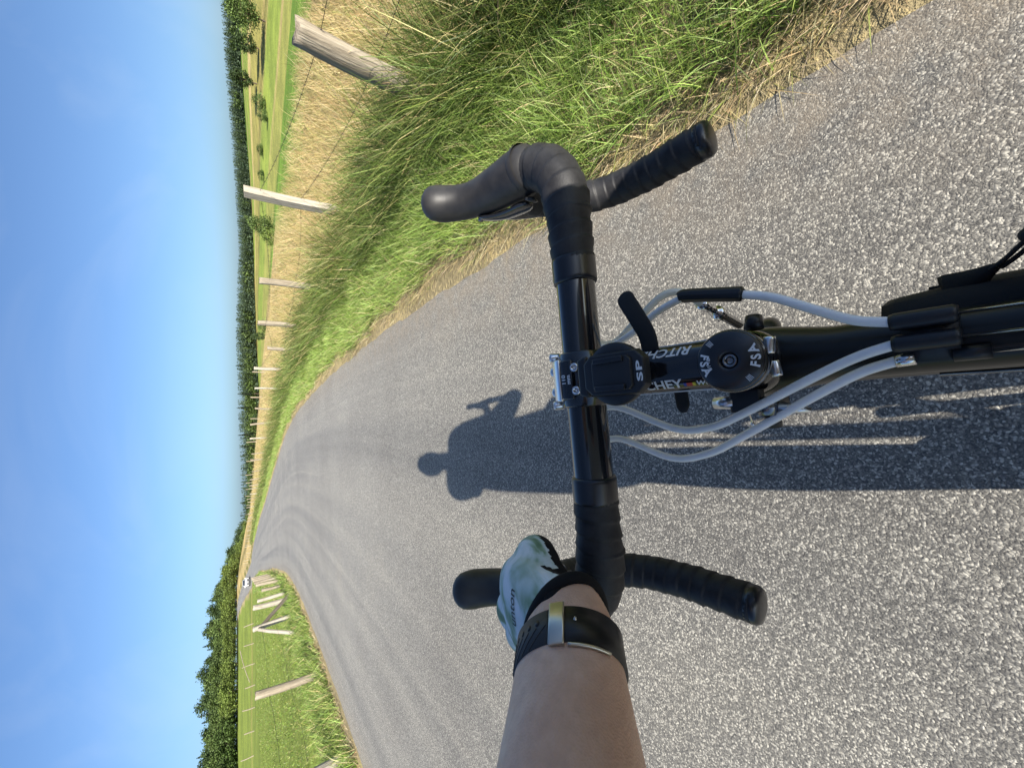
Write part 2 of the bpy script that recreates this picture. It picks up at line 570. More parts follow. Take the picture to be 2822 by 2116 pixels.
M_cable_old = housing_mat('yellowed_cable_housing', (.82, .78, .66), (.74, .68, .55))

# ------------------------------------------------------------------ bicycle (local axes: x right, y ahead, z up; origin at the bar clamp)
YAW, LEAN = R(4.5), R(3.0)
BAR = Vector((.004, .225, .976))
BM = Matrix.Translation(BAR) @ Matrix.Rotation(YAW, 4, 'Z') @ Matrix.Rotation(-LEAN, 4, 'Y')
bike = empty('road_bicycle')
bike.matrix_world = BM
tag(bike, 'black drop-bar racing bicycle with white cables, seen from the saddle', 'bicycle')
GZ = -BAR.z / math.cos(LEAN) + .02           # the road, in the bicycle's own axes (crowned a little)

# handlebar
def bar_side(sx):
    return [(sx * x, y, z) for x, y, z in [(0, 0, 0), (.05, 0, 0), (.10, 0, 0), (.150, .002, 0), (.178, .013, 0), (.194, .036, .001), (.199, .062, -.001),
            (.201, .082, -.016), (.202, .089, -.045), (.203, .078, -.080), (.204, .048, -.108), (.204, .010, -.119), (.205, -.022, -.123), (.206, -.052, -.126)]]
mb = MB()
for sx in (-1, 1):
    P = spline(bar_side(sx), 90)
    mb.add(*tube(P, np.interp(np.arange(90), [0, 20, 40], [.0159, .0156, .0120]), 24))
mb.build('handlebar', M_gloss, bike)

def tape(sx):
    P = spline(bar_side(sx), 900)
    d = np.concatenate([[0], np.cumsum(np.linalg.norm(np.diff(P, axis=0), axis=1))])
    n = int(d[-1] / .0011)
    u = np.linspace(.088, d[-1], n)
    P = np.stack([np.interp(u, d, P[:, k]) for k in range(3)], 1)
    pitch = .0135
    def mod(i, t):
        ph = (u[i] / pitch + .16 * math.sin(u[i] * 47) - sx * t / (2 * math.pi)) % 1.0
        k = 1 + (.070 + .022 * math.sin(u[i] * 61)) * (min(ph / .85, (1 - ph) / .15) - .5) + .012 * math.sin(u[i] * 190 + 2 * t)
        if .135 < u[i] < .30: k *= 1.05
        return k
    rad = np.interp(u, [.088, .10, .15, .22, .30, d[-1]], [.0168, .0176, .0184, .0184, .0164, .0162])
    me = MB().add(*tube(P, rad, 26, mod=mod)).build('bar_tape', M_tape, bike)
    me.data.validate()
    # finishing strip and end plug
    k0 = 0
    F = np.stack([np.interp(np.linspace(.078, .098, 12), d, spline(bar_side(sx), 900)[:, k]) for k in range(3)], 1)
    MB().add(*tube(F, [.0170] + [.0179] * 10 + [.0176], 28)).build('finishing_tape', M_cap, me)
    e = P[-1]; tdir = P[-1] - P[-4]; tdir /= np.linalg.norm(tdir)
    Q = np.array([e - tdir * .004, e + tdir * .003, e + tdir * .006, e + tdir * .0075])
    MB().add(*tube(Q, [.0162, .0160, .0142, .008], 28)).build('end_plug', M_cap, me)
for sx in (1, -1): tape(sx)

# brake hoods with levers
def hood(sx):
    P = spline([(sx * x, y, z) for x, y, z in [(.1975, .046, .004), (.1985, .064, .006), (.2000, .088, .009), (.2015, .110, .014), (.2025, .128, .024), (.203, .140, .038), (.203, .145, .050)]], 34)
    w = np.interp(np.linspace(0, 1, 34), [0, .12, .35, .58, .72, .9, 1], [.0215, .0212, .0192, .0168, .0172, .0186, .0180])
    h = np.interp(np.linspace(0, 1, 34), [0, .12, .35, .58, .75, .9, 1], [.0215, .0220, .0215, .0195, .0190, .0185, .017])
    T, A, B = frames(P, (0, 0, 1))
    o = MB().add(*tube(P, np.stack([h, w], 1), 30, ref=(0, -.3, 1), round_cap=.9)).build('brake_hood', M_hood, bike)
    # raised lip where the rubber ends on the tape
    L = P[:3] - np.array([(0, .004, 0)])
    MB().add(*tube(L, [(.0222, .0214), (.0226, .0218), (.0218, .0211)], 30, ref=(0, -.3, 1), cap=False)).build('hood_lip', M_hood, o)
    # lever blade, shift paddle and pivot
    Q = spline([(sx * x, y, z) for x, y, z in [(.204, .134, .012), (.205, .142, -.014), (.208, .138, -.046), (.212, .128, -.076), (.217, .122, -.098)]], 20)
    lv = MB().add(*tube(Q, [(.0085, .006)] * 16 + [(.008, .006), (.007, .0055), (.006, .005), (.004, .004)], 14, ref=(0, 1, 0))).build('brake_lever', M_gloss, o)
    Q = spline([(sx * x, y, z) for x, y, z in [(.1850, .122, .010), (.1790, .100, -.001), (.1755, .076, -.006), (.1735, .056, -.006)]], 16)
    MB().add(*tube(Q, [(.004, .0022), (.0085, .003), (.010, .0032)] + [(.010, .0032)] * 10 + [(.009, .003), (.007, .0026), (.004, .002)], 14, ref=(0, .3, 1))).build('shift_paddle', M_gloss, o)
    Q = np.array([(sx * .184, .119, .011), (sx * .1805, .119, .0115)])
    MB().add(*tube(Q, .0028, 14)).build('pivot_bolt', M_chrome_dark, o)
    Q = np.array([(sx * .1745, .0520, -.006), (sx * .1710, .0465, .0005), (sx * .1705, .0440, .003)])
    MB().add(*tube(Q, [(.006, .002), (.006, .002), (.004, .0015)], 10, ref=(0, 0, 1))).build('paddle_tip', M_plastic, o)
    return o
hood(1); hood(-1)

# stem: clamp, extension, faceplate, bolts and print
ST_A = Vector((0, -.010, .000)); ST_B = Vector((0, -.109, -.021))
STEER = Vector((0, .292, -.956)).normalized()      # down the steerer
stem_pts = spline([tuple(ST_A + (ST_B - ST_A) * t) for t in (0, .2, .5, .8, 1.0)], 24)
sr = np.interp(np.linspace(0, 1, 24), [0, .12, .3, .8, 1], [.0195, .0185, .0162, .0158, .0165])
stem = MB().add(*tube(stem_pts, np.stack([sr * .96, sr], 1), 36, ref=(0, 0, 1)))
cl = np.array([(-.0215, 0, 0), (-.0205, 0, 0), (.0205, 0, 0), (.0215, 0, 0)])
stem.add(*tube(cl, [.0185, .0200, .0200, .0185], 36))
def rot_to(d):
    return Vector((0, 0, 1)).rotation_difference(Vector(d)).to_matrix().to_4x4()
UPS = (-STEER).normalized()
MST = Matrix.Translation(ST_B) @ rot_to(UPS)
stem.add(*lathe([(.0172, -.0215), (.0180, -.020), (.0180, .0200), (.0172, .0215)], 40, MST))
stem = stem.build('stem', M_gloss, bike)
# faceplate: bright rim and black centre, standing proud of the clamp
fp = MB()
for k, w in ((0, .0165),):
    prof = []
    for a in np.linspace(R(-50), R(84), 16):
        prof.append((math.cos(a), math.sin(a)))
    for r0, r1 in ((.0203, .0246),):
        V = []; F = []
        for (cy, cz) in prof:
            for x in (-w, w):
                V.append((x, cy * r0, cz * r0)); V.append((x, cy * r1, cz * r1))
        n = len(prof)
        for i in range(n - 1):
            a = i * 4; b = a + 4
            F += [(a + 1, a + 3, b + 3, b + 1), (a, b, b + 2, a + 2), (a, a + 1, b + 1, b), (a + 2, b + 2, b + 3, a + 3)]
        F += [(0, 2, 3, 1), ((n - 1) * 4, (n - 1) * 4 + 1, (n - 1) * 4 + 3, (n - 1) * 4 + 2)]
        fp.add(V, F)
fplate = fp.build('faceplate', M_alu, stem, bevel=.0012)
pc = MB()
V = []; F = []
pp = [(math.cos(a), math.sin(a)) for a in np.linspace(R(85.5), R(113), 10)]
for (cy, cz) in pp:
    for x in (-.0150, .0150):
        V.append((x, cy * .0200, cz * .0200)); V.append((x, cy * .0235, cz * .0235))
n = len(pp)
for i in range(n - 1):
    a = i * 4; b = a + 4
    F += [(a + 1, a + 3, b + 3, b + 1), (a, b, b + 2, a + 2), (a, a + 1, b + 1, b), (a + 2, b + 2, b + 3, a + 3)]
F += [(0, 2, 3, 1), ((n - 1) * 4, (n - 1) * 4 + 1, (n - 1) * 4 + 3, (n - 1) * 4 + 2)]
plate = pc.add(V, F).build('size_plate', M_gloss, stem, bevel=.001)
def bolt(p, d, r, L, m, parent, name='bolt'):
    M = Matrix.Translation(Vector(p)) @ rot_to(d)
    return MB().add(*lathe([(r * .9, 0), (r, L * .1), (r, L * .85), (r * .9, L), (r * .55, L), (r * .5, L * .6)], 18, M)).build(name, m, parent)
for x in (-.0088, .0088):
    bolt((x, .0225, .0035), (0, 1, .25), .0048, .009, M_alu, stem)
    bolt((x, -.0095, .0170), (0, -.5, 1), .0034, .0058, M_steel, stem)
for x in (-.0195, .0195):
    bolt((x, .0130, .0125), (0, .55, .9), .0036, .0085, M_alu, stem)

def wrap_stem(t, side, along, ang, size, shear=0, offset=0, name='lettering', m=M_white):
    """print text round the stem extension; side +1 right (reads forward), -1 left (reads back); tops towards the crown"""
    V, F = text_data(t, size, .00008, shear, offset)
    ax = (ST_B - ST_A).normalized()             # backwards
    up = Vector((0, 0, 1)); up = (up - ax * up.dot(ax)).normalized()
    rt = Vector((1, 0, 0))
    out = []
    for v in V:
        s = along - side * v.x
        r = float(np.interp(s / (ST_B - ST_A).length, [0, .12, .3, .8, 1], [.0195, .0185, .0162, .0158, .0165]))
        a = ang - v.y / r
        rr = r + .00025 + v.z
        out.append(ST_A + ax * s + (up * math.cos(a) * .97 + rt * side * math.sin(a)) * rr)
    return MB().add(out, F).build(name, m, stem, smooth=False)
wrap_stem('RITCHEY', 1, .060, R(42), .0098, .25, .0002)
wrap_stem('RITCHEY', -1, .052, R(42), .0098, .0, .0002)
wrap_stem('WCS', -1, .0855, R(43), .0050, .2, .0001)
for k, m in enumerate((M_blu, M_skinred, M_skinred, M_yel)):
    V, F = box((0, 0, 0), (.0018, .0024, .0001))
    ax = (ST_B - ST_A).normalized(); up = Vector((1e-6, -ax.z, ax.y)).normalized() * -1
    up = Vector((0, 0, 1)); up = (up - ax * up.dot(ax)).normalized()
    c = ST_A + ax * (.0735 + k * .0018) + (up * math.cos(R(43)) * .97 - Vector((1, 0, 0)) * math.sin(R(43))) * .0165
    nrm = (up * math.cos(R(43)) - Vector((1, 0, 0)) * math.sin(R(43)))
    Mx = Matrix((ax, nrm.cross(ax), nrm)).transposed().to_4x4()
    MB().add(*box((0, 0, 0), (.00175, .0026, .0003), Matrix.Translation(c) @ Mx)).build('colour_band', m, stem, smooth=False)
for side in (1, -1):                              # the two fine pinstripes low on each flank
    for a_deg, rr in ((73, .00016), (79, .00012)):
        ax = (ST_B - ST_A).normalized(); up = Vector((0, 0, 1)); up = (up - ax * up.dot(ax)).normalized()
        pts = []
        for s in np.linspace(.022, .092, 16):
            r = float(np.interp(s / (ST_B - ST_A).length, [0, .12, .3, .8, 1], [.0195, .0185, .0162, .0158, .0165]))
            pts.append(ST_A + ax * s + (up * math.cos(R(a_deg)) * .97 + Vector((1, 0, 0)) * side * math.sin(R(a_deg))) * (r + .0001))
        MB().add(*tube(np.array([tuple(p) for p in pts]), rr * 2.2, 6)).build('pinstripe', M_white, stem)
for t, yy, sz in (('110', .35, .0052), ('mm', -.35, .0046)):
    V, F = text_data(t, sz, .00005, 0, .00012)
    out = []
    for v in V:      # reads to the right seen by the rider, on the curved plate
        a = R(99) + (-.10 if t == '110' else .10) - v.y / .0237
        out.append((v.x * 1.0, math.cos(a) * (.0237 + v.z), math.sin(a) * (.0237 + v.z)))
    MB().add(out, F).build('size_print', M_white, plate, smooth=False)

# top cap with arc-shaped logos
CAPM = Matrix.Translation(ST_B + UPS * .0216) @ rot_to(UPS)
cap = MB().add(*lathe([(.0160, 0), (.0167, .0008), (.0167, .0040), (.0161, .0050), (.0060, .0066), (.0048, .0064), (.0042, .0045), (.0038, .0020), (.002, .0018)], 64, CAPM)).build('top_cap', M_cap, bike)
MB().add(*lathe([(.0040, .0012), (.0040, .0042), (.0036, .0046), (.0024, .0046), (.0021, .0022), (.001, .002)], 24, CAPM)).build('cap_bolt', M_chrome_dark, cap)
def cap_z(r): return float(np.interp(r, [.006, .0161], [.0066, .0050]))
# rider's right in the cap plane is local +x, "ahead" is +y after rot_to
def arc_text(t, size, rad, a0, inward, M, zf, parent, m=M_white, sp=1.0, shear=0, offset=.0002, name='lettering', conical=True):
    V, F = text_data(t, size, .00004, shear, offset, spacing=sp)
    out = []
    for v in V:
        r = rad + (-v.y if inward else v.y)
        a = a0 + (v.x / rad if inward else -v.x / rad)
        out.append(M @ Vector((r * math.cos(a), r * math.sin(a), zf(r) + .00012 + v.z)))
    return MB().add(out, F).build(name, m, parent, smooth=False)
for a0 in (R(95), R(-85)):
    arc_text('FSA', .0062, .0129, a0, True, CAPM, cap_z, cap, sp=1.35, offset=.00022)
    for k in range(4):      # the thin bars that open each logo
        a = a0 - .0118 / .0136 - k * .055
        MB().add(*box((0, 0, 0), (.0042, .00030, .00012), CAPM @ Matrix.Translation((.0131 * math.cos(a), .0131 * math.sin(a), cap_z(.0131) + .0001)) @ Matrix.Rotation(a, 4, 'Z'))).build('logo_bar', M_white, cap, smooth=False)
arc_text('Ø1-1/8', .0026, .0106, R(95), True, CAPM, cap_z, cap, offset=.00006)

# stem rear pinch bolts, headset, head tube
for sx, dz in ((1, .012), (-1, -.010)):
    p = ST_B + UPS * dz + Vector((sx * .0020, -.0185, 0))
    bolt(p, (sx * 1, -.15, 0), .0030, .009, M_alu, stem)
HS = ST_B + STEER * .0225
HSM = Matrix.Translation(HS) @ rot_to(UPS)
headset = MB().add(*lathe([(.0150, 0), (.0178, -.001), (.0178, -.0060), (.0182, -.0065), (.0182, -.0125), (.0190, -.013), (.0225, -.0190), (.0228, -.0230), (.0215, -.0240)], 48, HSM)).build('headset', M_gloss, bike)
def hs_z(r): return float(np.interp(r, [.0190, .0225], [-.013, -.019]))
for a0 in (R(8), R(188)):
    arc_text('FSA', .0048, .0208, a0, True, HSM, hs_z, headset, sp=1.3, offset=.0002)
HT0 = HS + STEER * .024; HT1 = HS + STEER * .165
P = np.array([tuple(HT0 + (HT1 - HT0) * t) for t in (0, .06, .5, .94, 1)])
fr = MB().add(*tube(P, [.0235, .0240, .0215, .0240, .0235], 36))
# top tube and down tube, seat tube, stays
BB = Vector((0, -.470, GZ + .275)); RA = Vector((0, -.890, GZ + .340)); FA = Vector((0, .120, GZ + .340))
SEATTOP = Vector((0, -.655, -.075))
tt = spline([tuple(HT0 + STEER * .022), (0, -.140, -.080), (0, -.200, -.080), (0, -.40, -.092), tuple(SEATTOP + Vector((0, .01, -.03)))], 40)
tw = np.interp(np.linspace(0, 1, 40), [0, .10, .25, .5, 1], [.0260, .0235, .0172, .0160, .0150])
th = np.interp(np.linspace(0, 1, 40), [0, .12, .3, .5, 1], [.0220, .0200, .0172, .0160, .0150])
fr.add(*tube(tt, np.stack([th, tw], 1), 28, ref=(0, 0, 1)))
dt = spline([tuple(HT0 + STEER * .110), tuple(HT0 * .7 + BB * .3 + Vector((0, 0, -.05))), tuple(BB + Vector((0, .02, .02)))], 24)
fr.add(*tube(dt, np.interp(np.linspace(0, 1, 24), [0, .2, 1], [.0235, .0215, .021]), 24))
fr.add(*tube(np.array([tuple(BB), tuple(SEATTOP)]), .016, 20))
fr.add(*tube(np.array([(BB.x - .034, BB.y, BB.z), (BB.x + .034, BB.y, BB.z)]), .021, 24))
for sx in (-1, 1):
    fr.add(*tube(spline([tuple(BB + Vector((sx * .02, -.02, 0))), tuple(BB * .5 + RA * .5 + Vector((sx * .045, 0, 0))), tuple(RA + Vector((sx * .062, 0, 0)))], 12), .009, 12))
    fr.add(*tube(spline([tuple(SEATTOP + Vector((sx * .012, -.01, -.03))), tuple(SEATTOP * .5 + RA * .5 + Vector((sx * .04, 0, 0))), tuple(RA + Vector((sx * .062, 0, 0)))], 12), .007, 12))
fr.build('frame', M_paint, bike)
# fork
fk = MB()
crown = HT1 + STEER * .02
fk.add(*tube(np.array([tuple(HT1), tuple(crown)]), [.023, .024], 24))
for sx in (-1, 1):
    fk.add(*tube(spline([tuple(crown + Vector((sx * .012, 0, .004))), tuple(crown + STEER * .03 + Vector((sx * .042, 0, 0))), tuple(crown * .4 + FA * .6 + Vector((sx * .05, -.012, 0))), tuple(FA + Vector((sx * .052, 0, 0)))], 18),
                 np.linspace(.013, .008, 18), 14))
fk.build('fork', M_paint, bike)
# wheels
def wheel(c):
    w = empty('wheel', c, bike)
    Mx = Matrix.Rotation(R(90), 4, 'Y')
    n = 72; tyre = MB(); rim = MB()
    def torus(R0, ra, rb, nn=14):
        V = []; F = []
        for i in range(n):
            a = 2 * math.pi * i / n
            for j in range(nn):
                b = 2 * math.pi * j / nn
                rr = R0 + ra * math.cos(b)
                V.append((rb * math.sin(b), rr * math.cos(a), rr * math.sin(a)))
        for i in range(n):
            for j in range(nn):
                F.append((i * nn + j, ((i + 1) % n) * nn + j, ((i + 1) % n) * nn + (j + 1) % nn, i * nn + (j + 1) % nn))
        return V, F
    tyre.add(*torus(.326, .0140, .0140)).build('tyre', M_tyre, w)
    rim.add(*torus(.304, .013, .010)).build('rim', M_gloss, w)
    MB().add(*tube(np.array([(-.05, 0, 0), (-.03, 0, 0), (.03, 0, 0), (.05, 0, 0)]), [.009, .018, .018, .009], 20)).build('hub', M_cap, w)
    sp = MB()
    for k in range(24):
        a = 2 * math.pi * k / 24; sx = .028 if k % 2 else -.028
        b = a + (.5 if k % 4 < 2 else -.5)
        sp.add(*tube(np.array([(sx, .018 * math.cos(b), .018 * math.sin(b)), (0, .296 * math.cos(a), .296 * math.sin(a))]), .0010, 5))
    sp.build('spokes', M_chrome_dark, w)
wheel(tuple(FA)); wheel(tuple(RA))
# seat post and saddle
MB().add(*tube(np.array([tuple(SEATTOP), (0, -.682, -.010)]), .0136, 20)).build('seat_post', M_cap, bike)
sd = spline([(0, -.500, .010), (0, -.56, .018), (0, -.66, .020), (0, -.74, .026), (0, -.775, .032)], 24)
MB().add(*tube(sd, np.stack([np.interp(np.linspace(0, 1, 24), [0, .3, 1], [.012, .016, .014]), np.interp(np.linspace(0, 1, 24), [0, .15, .4, .75, 1], [.012, .022, .034, .068, .058])], 1), 20, ref=(0, 0, 1), round_cap=.8)).build('saddle', M_plastic, bike)
# cranks and pedals
cr = empty('crankset', tuple(BB), bike)
MB().add(*tube(np.array([(.045, 0, 0), (.047, 0, 0)]), .098, 48)).build('chainring', M_cap, cr)
ca = R(65)
for sx in (-1, 1):
    e = Vector((sx * .062, sx * -.170 * math.cos(ca), sx * .170 * math.sin(ca)))
    MB().add(*tube(np.array([(sx * .05, 0, 0), tuple(e)]), [(.012, .009), (.010, .008)], 12)).build('crank_arm', M_cap, cr)
    MB().add(*box(tuple(e + Vector((sx * .05, 0, 0))), (.07, .06, .02))).build('pedal', M_plastic, cr, bevel=.004)

# phone mount on the stem
mount = empty('phone_mount', (0, 0, 0), bike)
MM = Matrix.Translation((0, -.0500, .0185)) @ Matrix.Rotation(R(11.5), 4, 'X')
MB().add(*lathe([(.0205, -.004), (.0216, -.003), (.0216, .0005), (.0208, .0020), (.015, .0024)], 56, MM @ Matrix.Translation((0, .002, 0)))).build('base_disc', M_plastic, mount)
def rbox(w, l, h, z, taper=.9, cham=.006):
    hw, hl = w / 2, l / 2
    ring = [(-hw + cham, -hl), (hw - cham, -hl), (hw, -hl + cham), (hw, hl - cham), (hw - cham, hl), (-hw + cham, hl), (-hw, hl - cham), (-hw, -hl + cham)]
    V = [(x, y, z) for x, y in ring] + [(x * taper, y * taper, z + h) for x, y in ring]
    F = [tuple(range(7, -1, -1)), tuple(range(8, 16))] + [(i, (i + 1) % 8, 8 + (i + 1) % 8, 8 + i) for i in range(8)]
    return [MM @ Vector(v) for v in V], F
MB().add(*rbox(.0300, .048, .0060, .001, .92, .006)).build('mount_body', M_plastic, mount, bevel=.0012)
MB().add(*rbox(.0225, .030, .0022, .0072, .95, .0025)).build('cleat_plate', M_plastic, mount, bevel=.0006)
for x in (-.0092, .0092):
    V, F = box((x, .001, .0105), (.0036, .022, .0022)); MB().add([MM @ Vector(v) for v in V], F).build('cleat_rail', M_cap, mount, bevel=.0007)
V, F = box((0, .0260, .001), (.030, .008, .005)); MB().add([MM @ Vector((v[0] * (1 if v[1] < .0260 else .86), v[1], v[2])) for v in V], F).build('mount_nose', M_plastic, mount, bevel=.0018)
V, F = text_data('SP', .0128, .0001, 0, .00035, spacing=1.1)
MB().add([MM @ Vector((v.x * 1.0, -.0192 + v.y * .42, .0070 + v.z + .0002)) for v in V], F).build('lettering', M_white, mount, smooth=False)
# rubber strap tail sticking out of the right of the stem, its stub on the left
Q = spline([(.010, -.060, -.006), (.024, -.060, -.004), (.036, -.057, .000), (.050, -.052, .004), (.056, -.050, .005)], 20)
strap = MB().add(*tube(Q, [(.0016, .0070)] * 16 + [(.0016, .0068), (.0016, .0062), (.0014, .005), (.001, .0026)], 16, ref=(0, 0, 1))).build('strap_tail', M_tyre, mount)
Q = spline([(-.012, -.070, -.020), (-.022, -.071, -.020), (-.030, -.073, -.018)], 8)
MB().add(*tube(Q, [(.0018, .005)] * 6 + [(.0016, .004), (.001, .002)], 14, ref=(0, 0, 1))).build('strap_stub', M_tyre, mount)

# cables
def cable(pts, r, m, name='cable_housing', n=60):
    return MB().add(*tube(spline(pts, n), r, 14, round_cap=.3)).build(name, m, bike)
CT = .0028
c1 = cable([(.060, .020, -.010), (.036, .022, -.022), (.027, .004, -.034), (.034, -.022, -.037), (.046, -.048, -.037), (.0515, -.070, -.037)], CT, M_cable)
Q = spline([(.0515, -.067, -.037), (.0515, -.073, -.037), (.0445, -.103, -.0385), (.0430, -.109, -.039)], 30)
rr_ = [.0032] * 4 + [.0047] * 22 + [.0034] * 4
adj = MB().add(*tube(Q, rr_, 28, mod=lambda i, t: 1 + (.06 * math.cos(10 * t) if 4 <= i < 26 else 0))).build('inline_adjuster', M_plastic, bike)
cable([(.0430, -.108, -.039), (.037, -.124, -.042), (.025, -.143, -.047), (.016, -.158, -.052), (.0118, -.173, -.055)], CT, M_cable)
cable([(.070, .022, -.012), (.040, .022, -.028), (.030, .004, -.042), (.046, -.022, -.046), (.060, -.044, -.050), (.060, -.057, -.058), (.050, -.064, -.070)], .0030, M_cable_old)
# front brake: barrel adjuster and hanger
a = Vector((.0505, -.0638, -.0692)); b = Vector((.034, -.070, -.115))
dv = (b - a)
Q = np.array([tuple(a + dv * t) for t in (0, .16, .17, .38, .39, .52, .53, 1)])
MB().add(*tube(Q, [.0042, .0042, .0036, .0036, .0055, .0055, .0040, .0036], 18)).build('barrel_adjuster', M_steel, bike)
cable([(-.050, .022, -.010), (-.032, .020, -.026), (-.026, .002, -.038), (-.0446, -.044, -.047), (-.044, -.072, -.049), (-.034, -.096, -.051), (-.013, -.137, -.054), (-.004, -.157, -.055), (.0005, -.173, -.0555)], CT, M_cable)
cable([(-.078, .022, -.010), (-.062, .022, -.028), (-.054, .006, -.042), (-.069, -.036, -.052), (-.064, -.066, -.054), (-.050, -.092, -.056), (-.0237, -.136, -.059), (-.013, -.156, -.060), (-.0080, -.172, -.0605)], CT, M_cable)
# cable stops on the top tube
st = MB()
for x, zz in ((.0118, -.0552), (.0005, -.0558)):
    st.add(*tube(np.array([(x, -.171, zz), (x, -.173, zz), (x, -.193, zz - .001), (x, -.195, zz - .001)]), [.0040, .0046, .0046, .0038], 18))
st.add(*box((.003, -.184, -.0625), (.026, .020, .008)))
st.build('cable_stop', M_plastic, bike, bevel=.0)
MB().add(*tube(np.array([(-.0083, -.1705, -.0604), (-.0076, -.1780, -.0608)]), .0036, 18)).build('ferrule', M_steel, bike)
for x0, z0, y0, y1 in ((-.0078, -.0608, -.177, -.193), (-.0078, -.0612, -.193, -.60), (.0118, -.0560, -.194, -.60), (.0005, -.0566, -.194, -.60)):
    MB().add(*tube(np.array([(x0, y0, z0), (x0 * .9, y1, z0 - .004 * abs(y1 - y0) / .3)]), .0008, 8)).build('inner_cable', M_steel, bike)
st2 = MB().add(*tube(np.array([(-.0078, -.191, -.061), (-.0076, -.203, -.0615)]), .0036, 16)); st2.build('cable_stop', M_plastic, bike)
# front derailleur-free bits hung off the left of the headset: quick-release for the brake hanger
hg = empty('brake_hanger', tuple(HS + STEER * .008), bike)
MB().add(*box((-.026, .004, -.006), (.016, .020, .008))).build('hanger_arm', M_plastic, hg, bevel=.0015)
MB().add(*tube(np.array([(-.027, .026, -.006), (-.027, .012, -.006)]), [.0042, .0046], 16)).build('hanger_bolt', M_alu, hg)
MB().add(*tube(np.array([(-.024, -.008, -.008), (-.036, -.008, -.008)]), [.0062, .0062], 18)).build('hanger_nut', M_chrome_dark, hg)
MB().add(*tube(np.array([(-.036, -.009, -.010), (-.044, -.009, -.012)]), [.0050, .0044], 14)).build('hanger_knob', M_plastic, hg)
MB().add(*tube(np.array([(-.031, -.014, -.008), (-.034, -.030, -.012)]), [.0040, .0016], 12)).build('hanger_tab', M_alu, hg)
MB().add(*tube(spline([(-.027, .014, -.008), (-.032, .012, -.022), (-.038, .016, -.034), (-.046, .018, -.042)], 20), .0006, 6)).build('cable_end', M_steel, hg)
MB().add(*tube(np.array([(-.045, .018, -.041), (-.049, .0185, -.045)]), [.0014, .0012], 10)).build('crimp', M_alu, hg)
MB().add(*tube(np.array([(.022, -.006, -.004), (.030, -.006, -.006)]), [.0060, .0050], 12)).build('hanger_lug', M_plastic, hg)

# frame bag slung under the top tube
bag = empty('frame_bag'); bag.matrix_world = BM
tag(bag, 'slim black frame bag strapped under the top tube, zip cord hanging out', 'bag')
M_bag = mat('black_nylon', (.012, .012, .012), .7, spec=.3)
t = NT(M_bag); w = t.noise(t.coord('Object'), 1400, 1).outputs[0]; t.link(t.bump(w, .3, .0004), t.b.inputs['Normal'])
Q = spline([(.008, -.165, -.150), (.008, -.180, -.152), (.008, -.25, -.172), (.008, -.38, -.205), (.008, -.50, -.225)], 26)
MB().add(*tube(Q, np.stack([np.interp(np.linspace(0, 1, 26), [0, .06, .4, 1], [.048, .060, .085, .110]), np.interp(np.linspace(0, 1, 26), [0, .06, .3, 1], [.018, .0225, .0255, .026])], 1), 28, ref=(0, 0, 1),
                mod=lambda i, th: 1 / max(abs(math.cos(th)), abs(math.sin(th))) ** .75)).build('pouch', M_bag, bag)
for x, m in ((.0335, M_bag), (-.0185, M_chrome_dark)):
    MB().add(*tube(np.array([(x, -.178, -.118), (x, -.28, -.122)]), .0012, 8)).build('zip', m, bag)
for yy in (-.222,):
    th_ = np.linspace(0, 2 * math.pi, 33)
    Pq = np.array([(.0190 * math.sin(a), yy, -.080 + .0205 * math.cos(a)) for a in th_])
    MB().add(*tube(Pq, [(.0012, .013)] * 33, 10, ref=(0, 1, 0), cap=False, mod=None)).build('strap', M_bag, bag)
Q = spline([(.027, -.188, -.096), (.030, -.197, -.090), (.034, -.206, -.084)], 10)
MB().add(*tube(Q, [(.003, .010), (.003, .010), (.003, .009), (.003, .008), (.003, .007), (.003, .006), (.003, .005), (.003, .004), (.002, .003), (.002, .002)], 10, ref=(0, 0, 1))).build('pull_tab', M_bag, bag)
for o_ in (.0, .0035):
    MB().add(*tube(spline([(.033, -.204 - o_, -.084), (.036, -.209 - o_, -.080), (.040, -.214 - o_, -.074), (.043, -.218, -.070)], 14), .0011, 8)).build('pull_cord', M_tyre, bag)
MB().add(*tube(np.array([(.0425, -.217, -.070), (.048, -.224, -.068)]), [.0040, .0036], 12, round_cap=.7)).build('cord_knot', M_tyre, bag)

# ------------------------------------------------------------------ grass
def leaf_mat(name, trans=.35, rough=.5):
    m = bpy.data.materials.new(name); m.use_nodes = True
    n, l = m.node_tree.nodes, m.node_tree.links
    b = n['Principled BSDF']; out = n['Material Output']
    at = n.new('ShaderNodeVertexColor'); at.layer_name = 'Col'
    b.inputs['Roughness'].default_value = rough
    b.inputs['Specular IOR Level'].default_value = .35
    l.new(at.outputs[0], b.inputs['Base Color'])
    tr = n.new('ShaderNodeBsdfTranslucent'); l.new(at.outputs[0], tr.inputs[0])
    mx = n.new('ShaderNodeMixShader'); mx.inputs[0].default_value = trans
    l.new(b.outputs[0], mx.inputs[1]); l.new(tr.outputs[0], mx.inputs[2])
    l.new(mx.outputs[0], out.inputs['Surface'])
    return m
M_grass = leaf_mat('grass_blades', .28)
M_leaf = leaf_mat('tree_leaves', .2, .6)

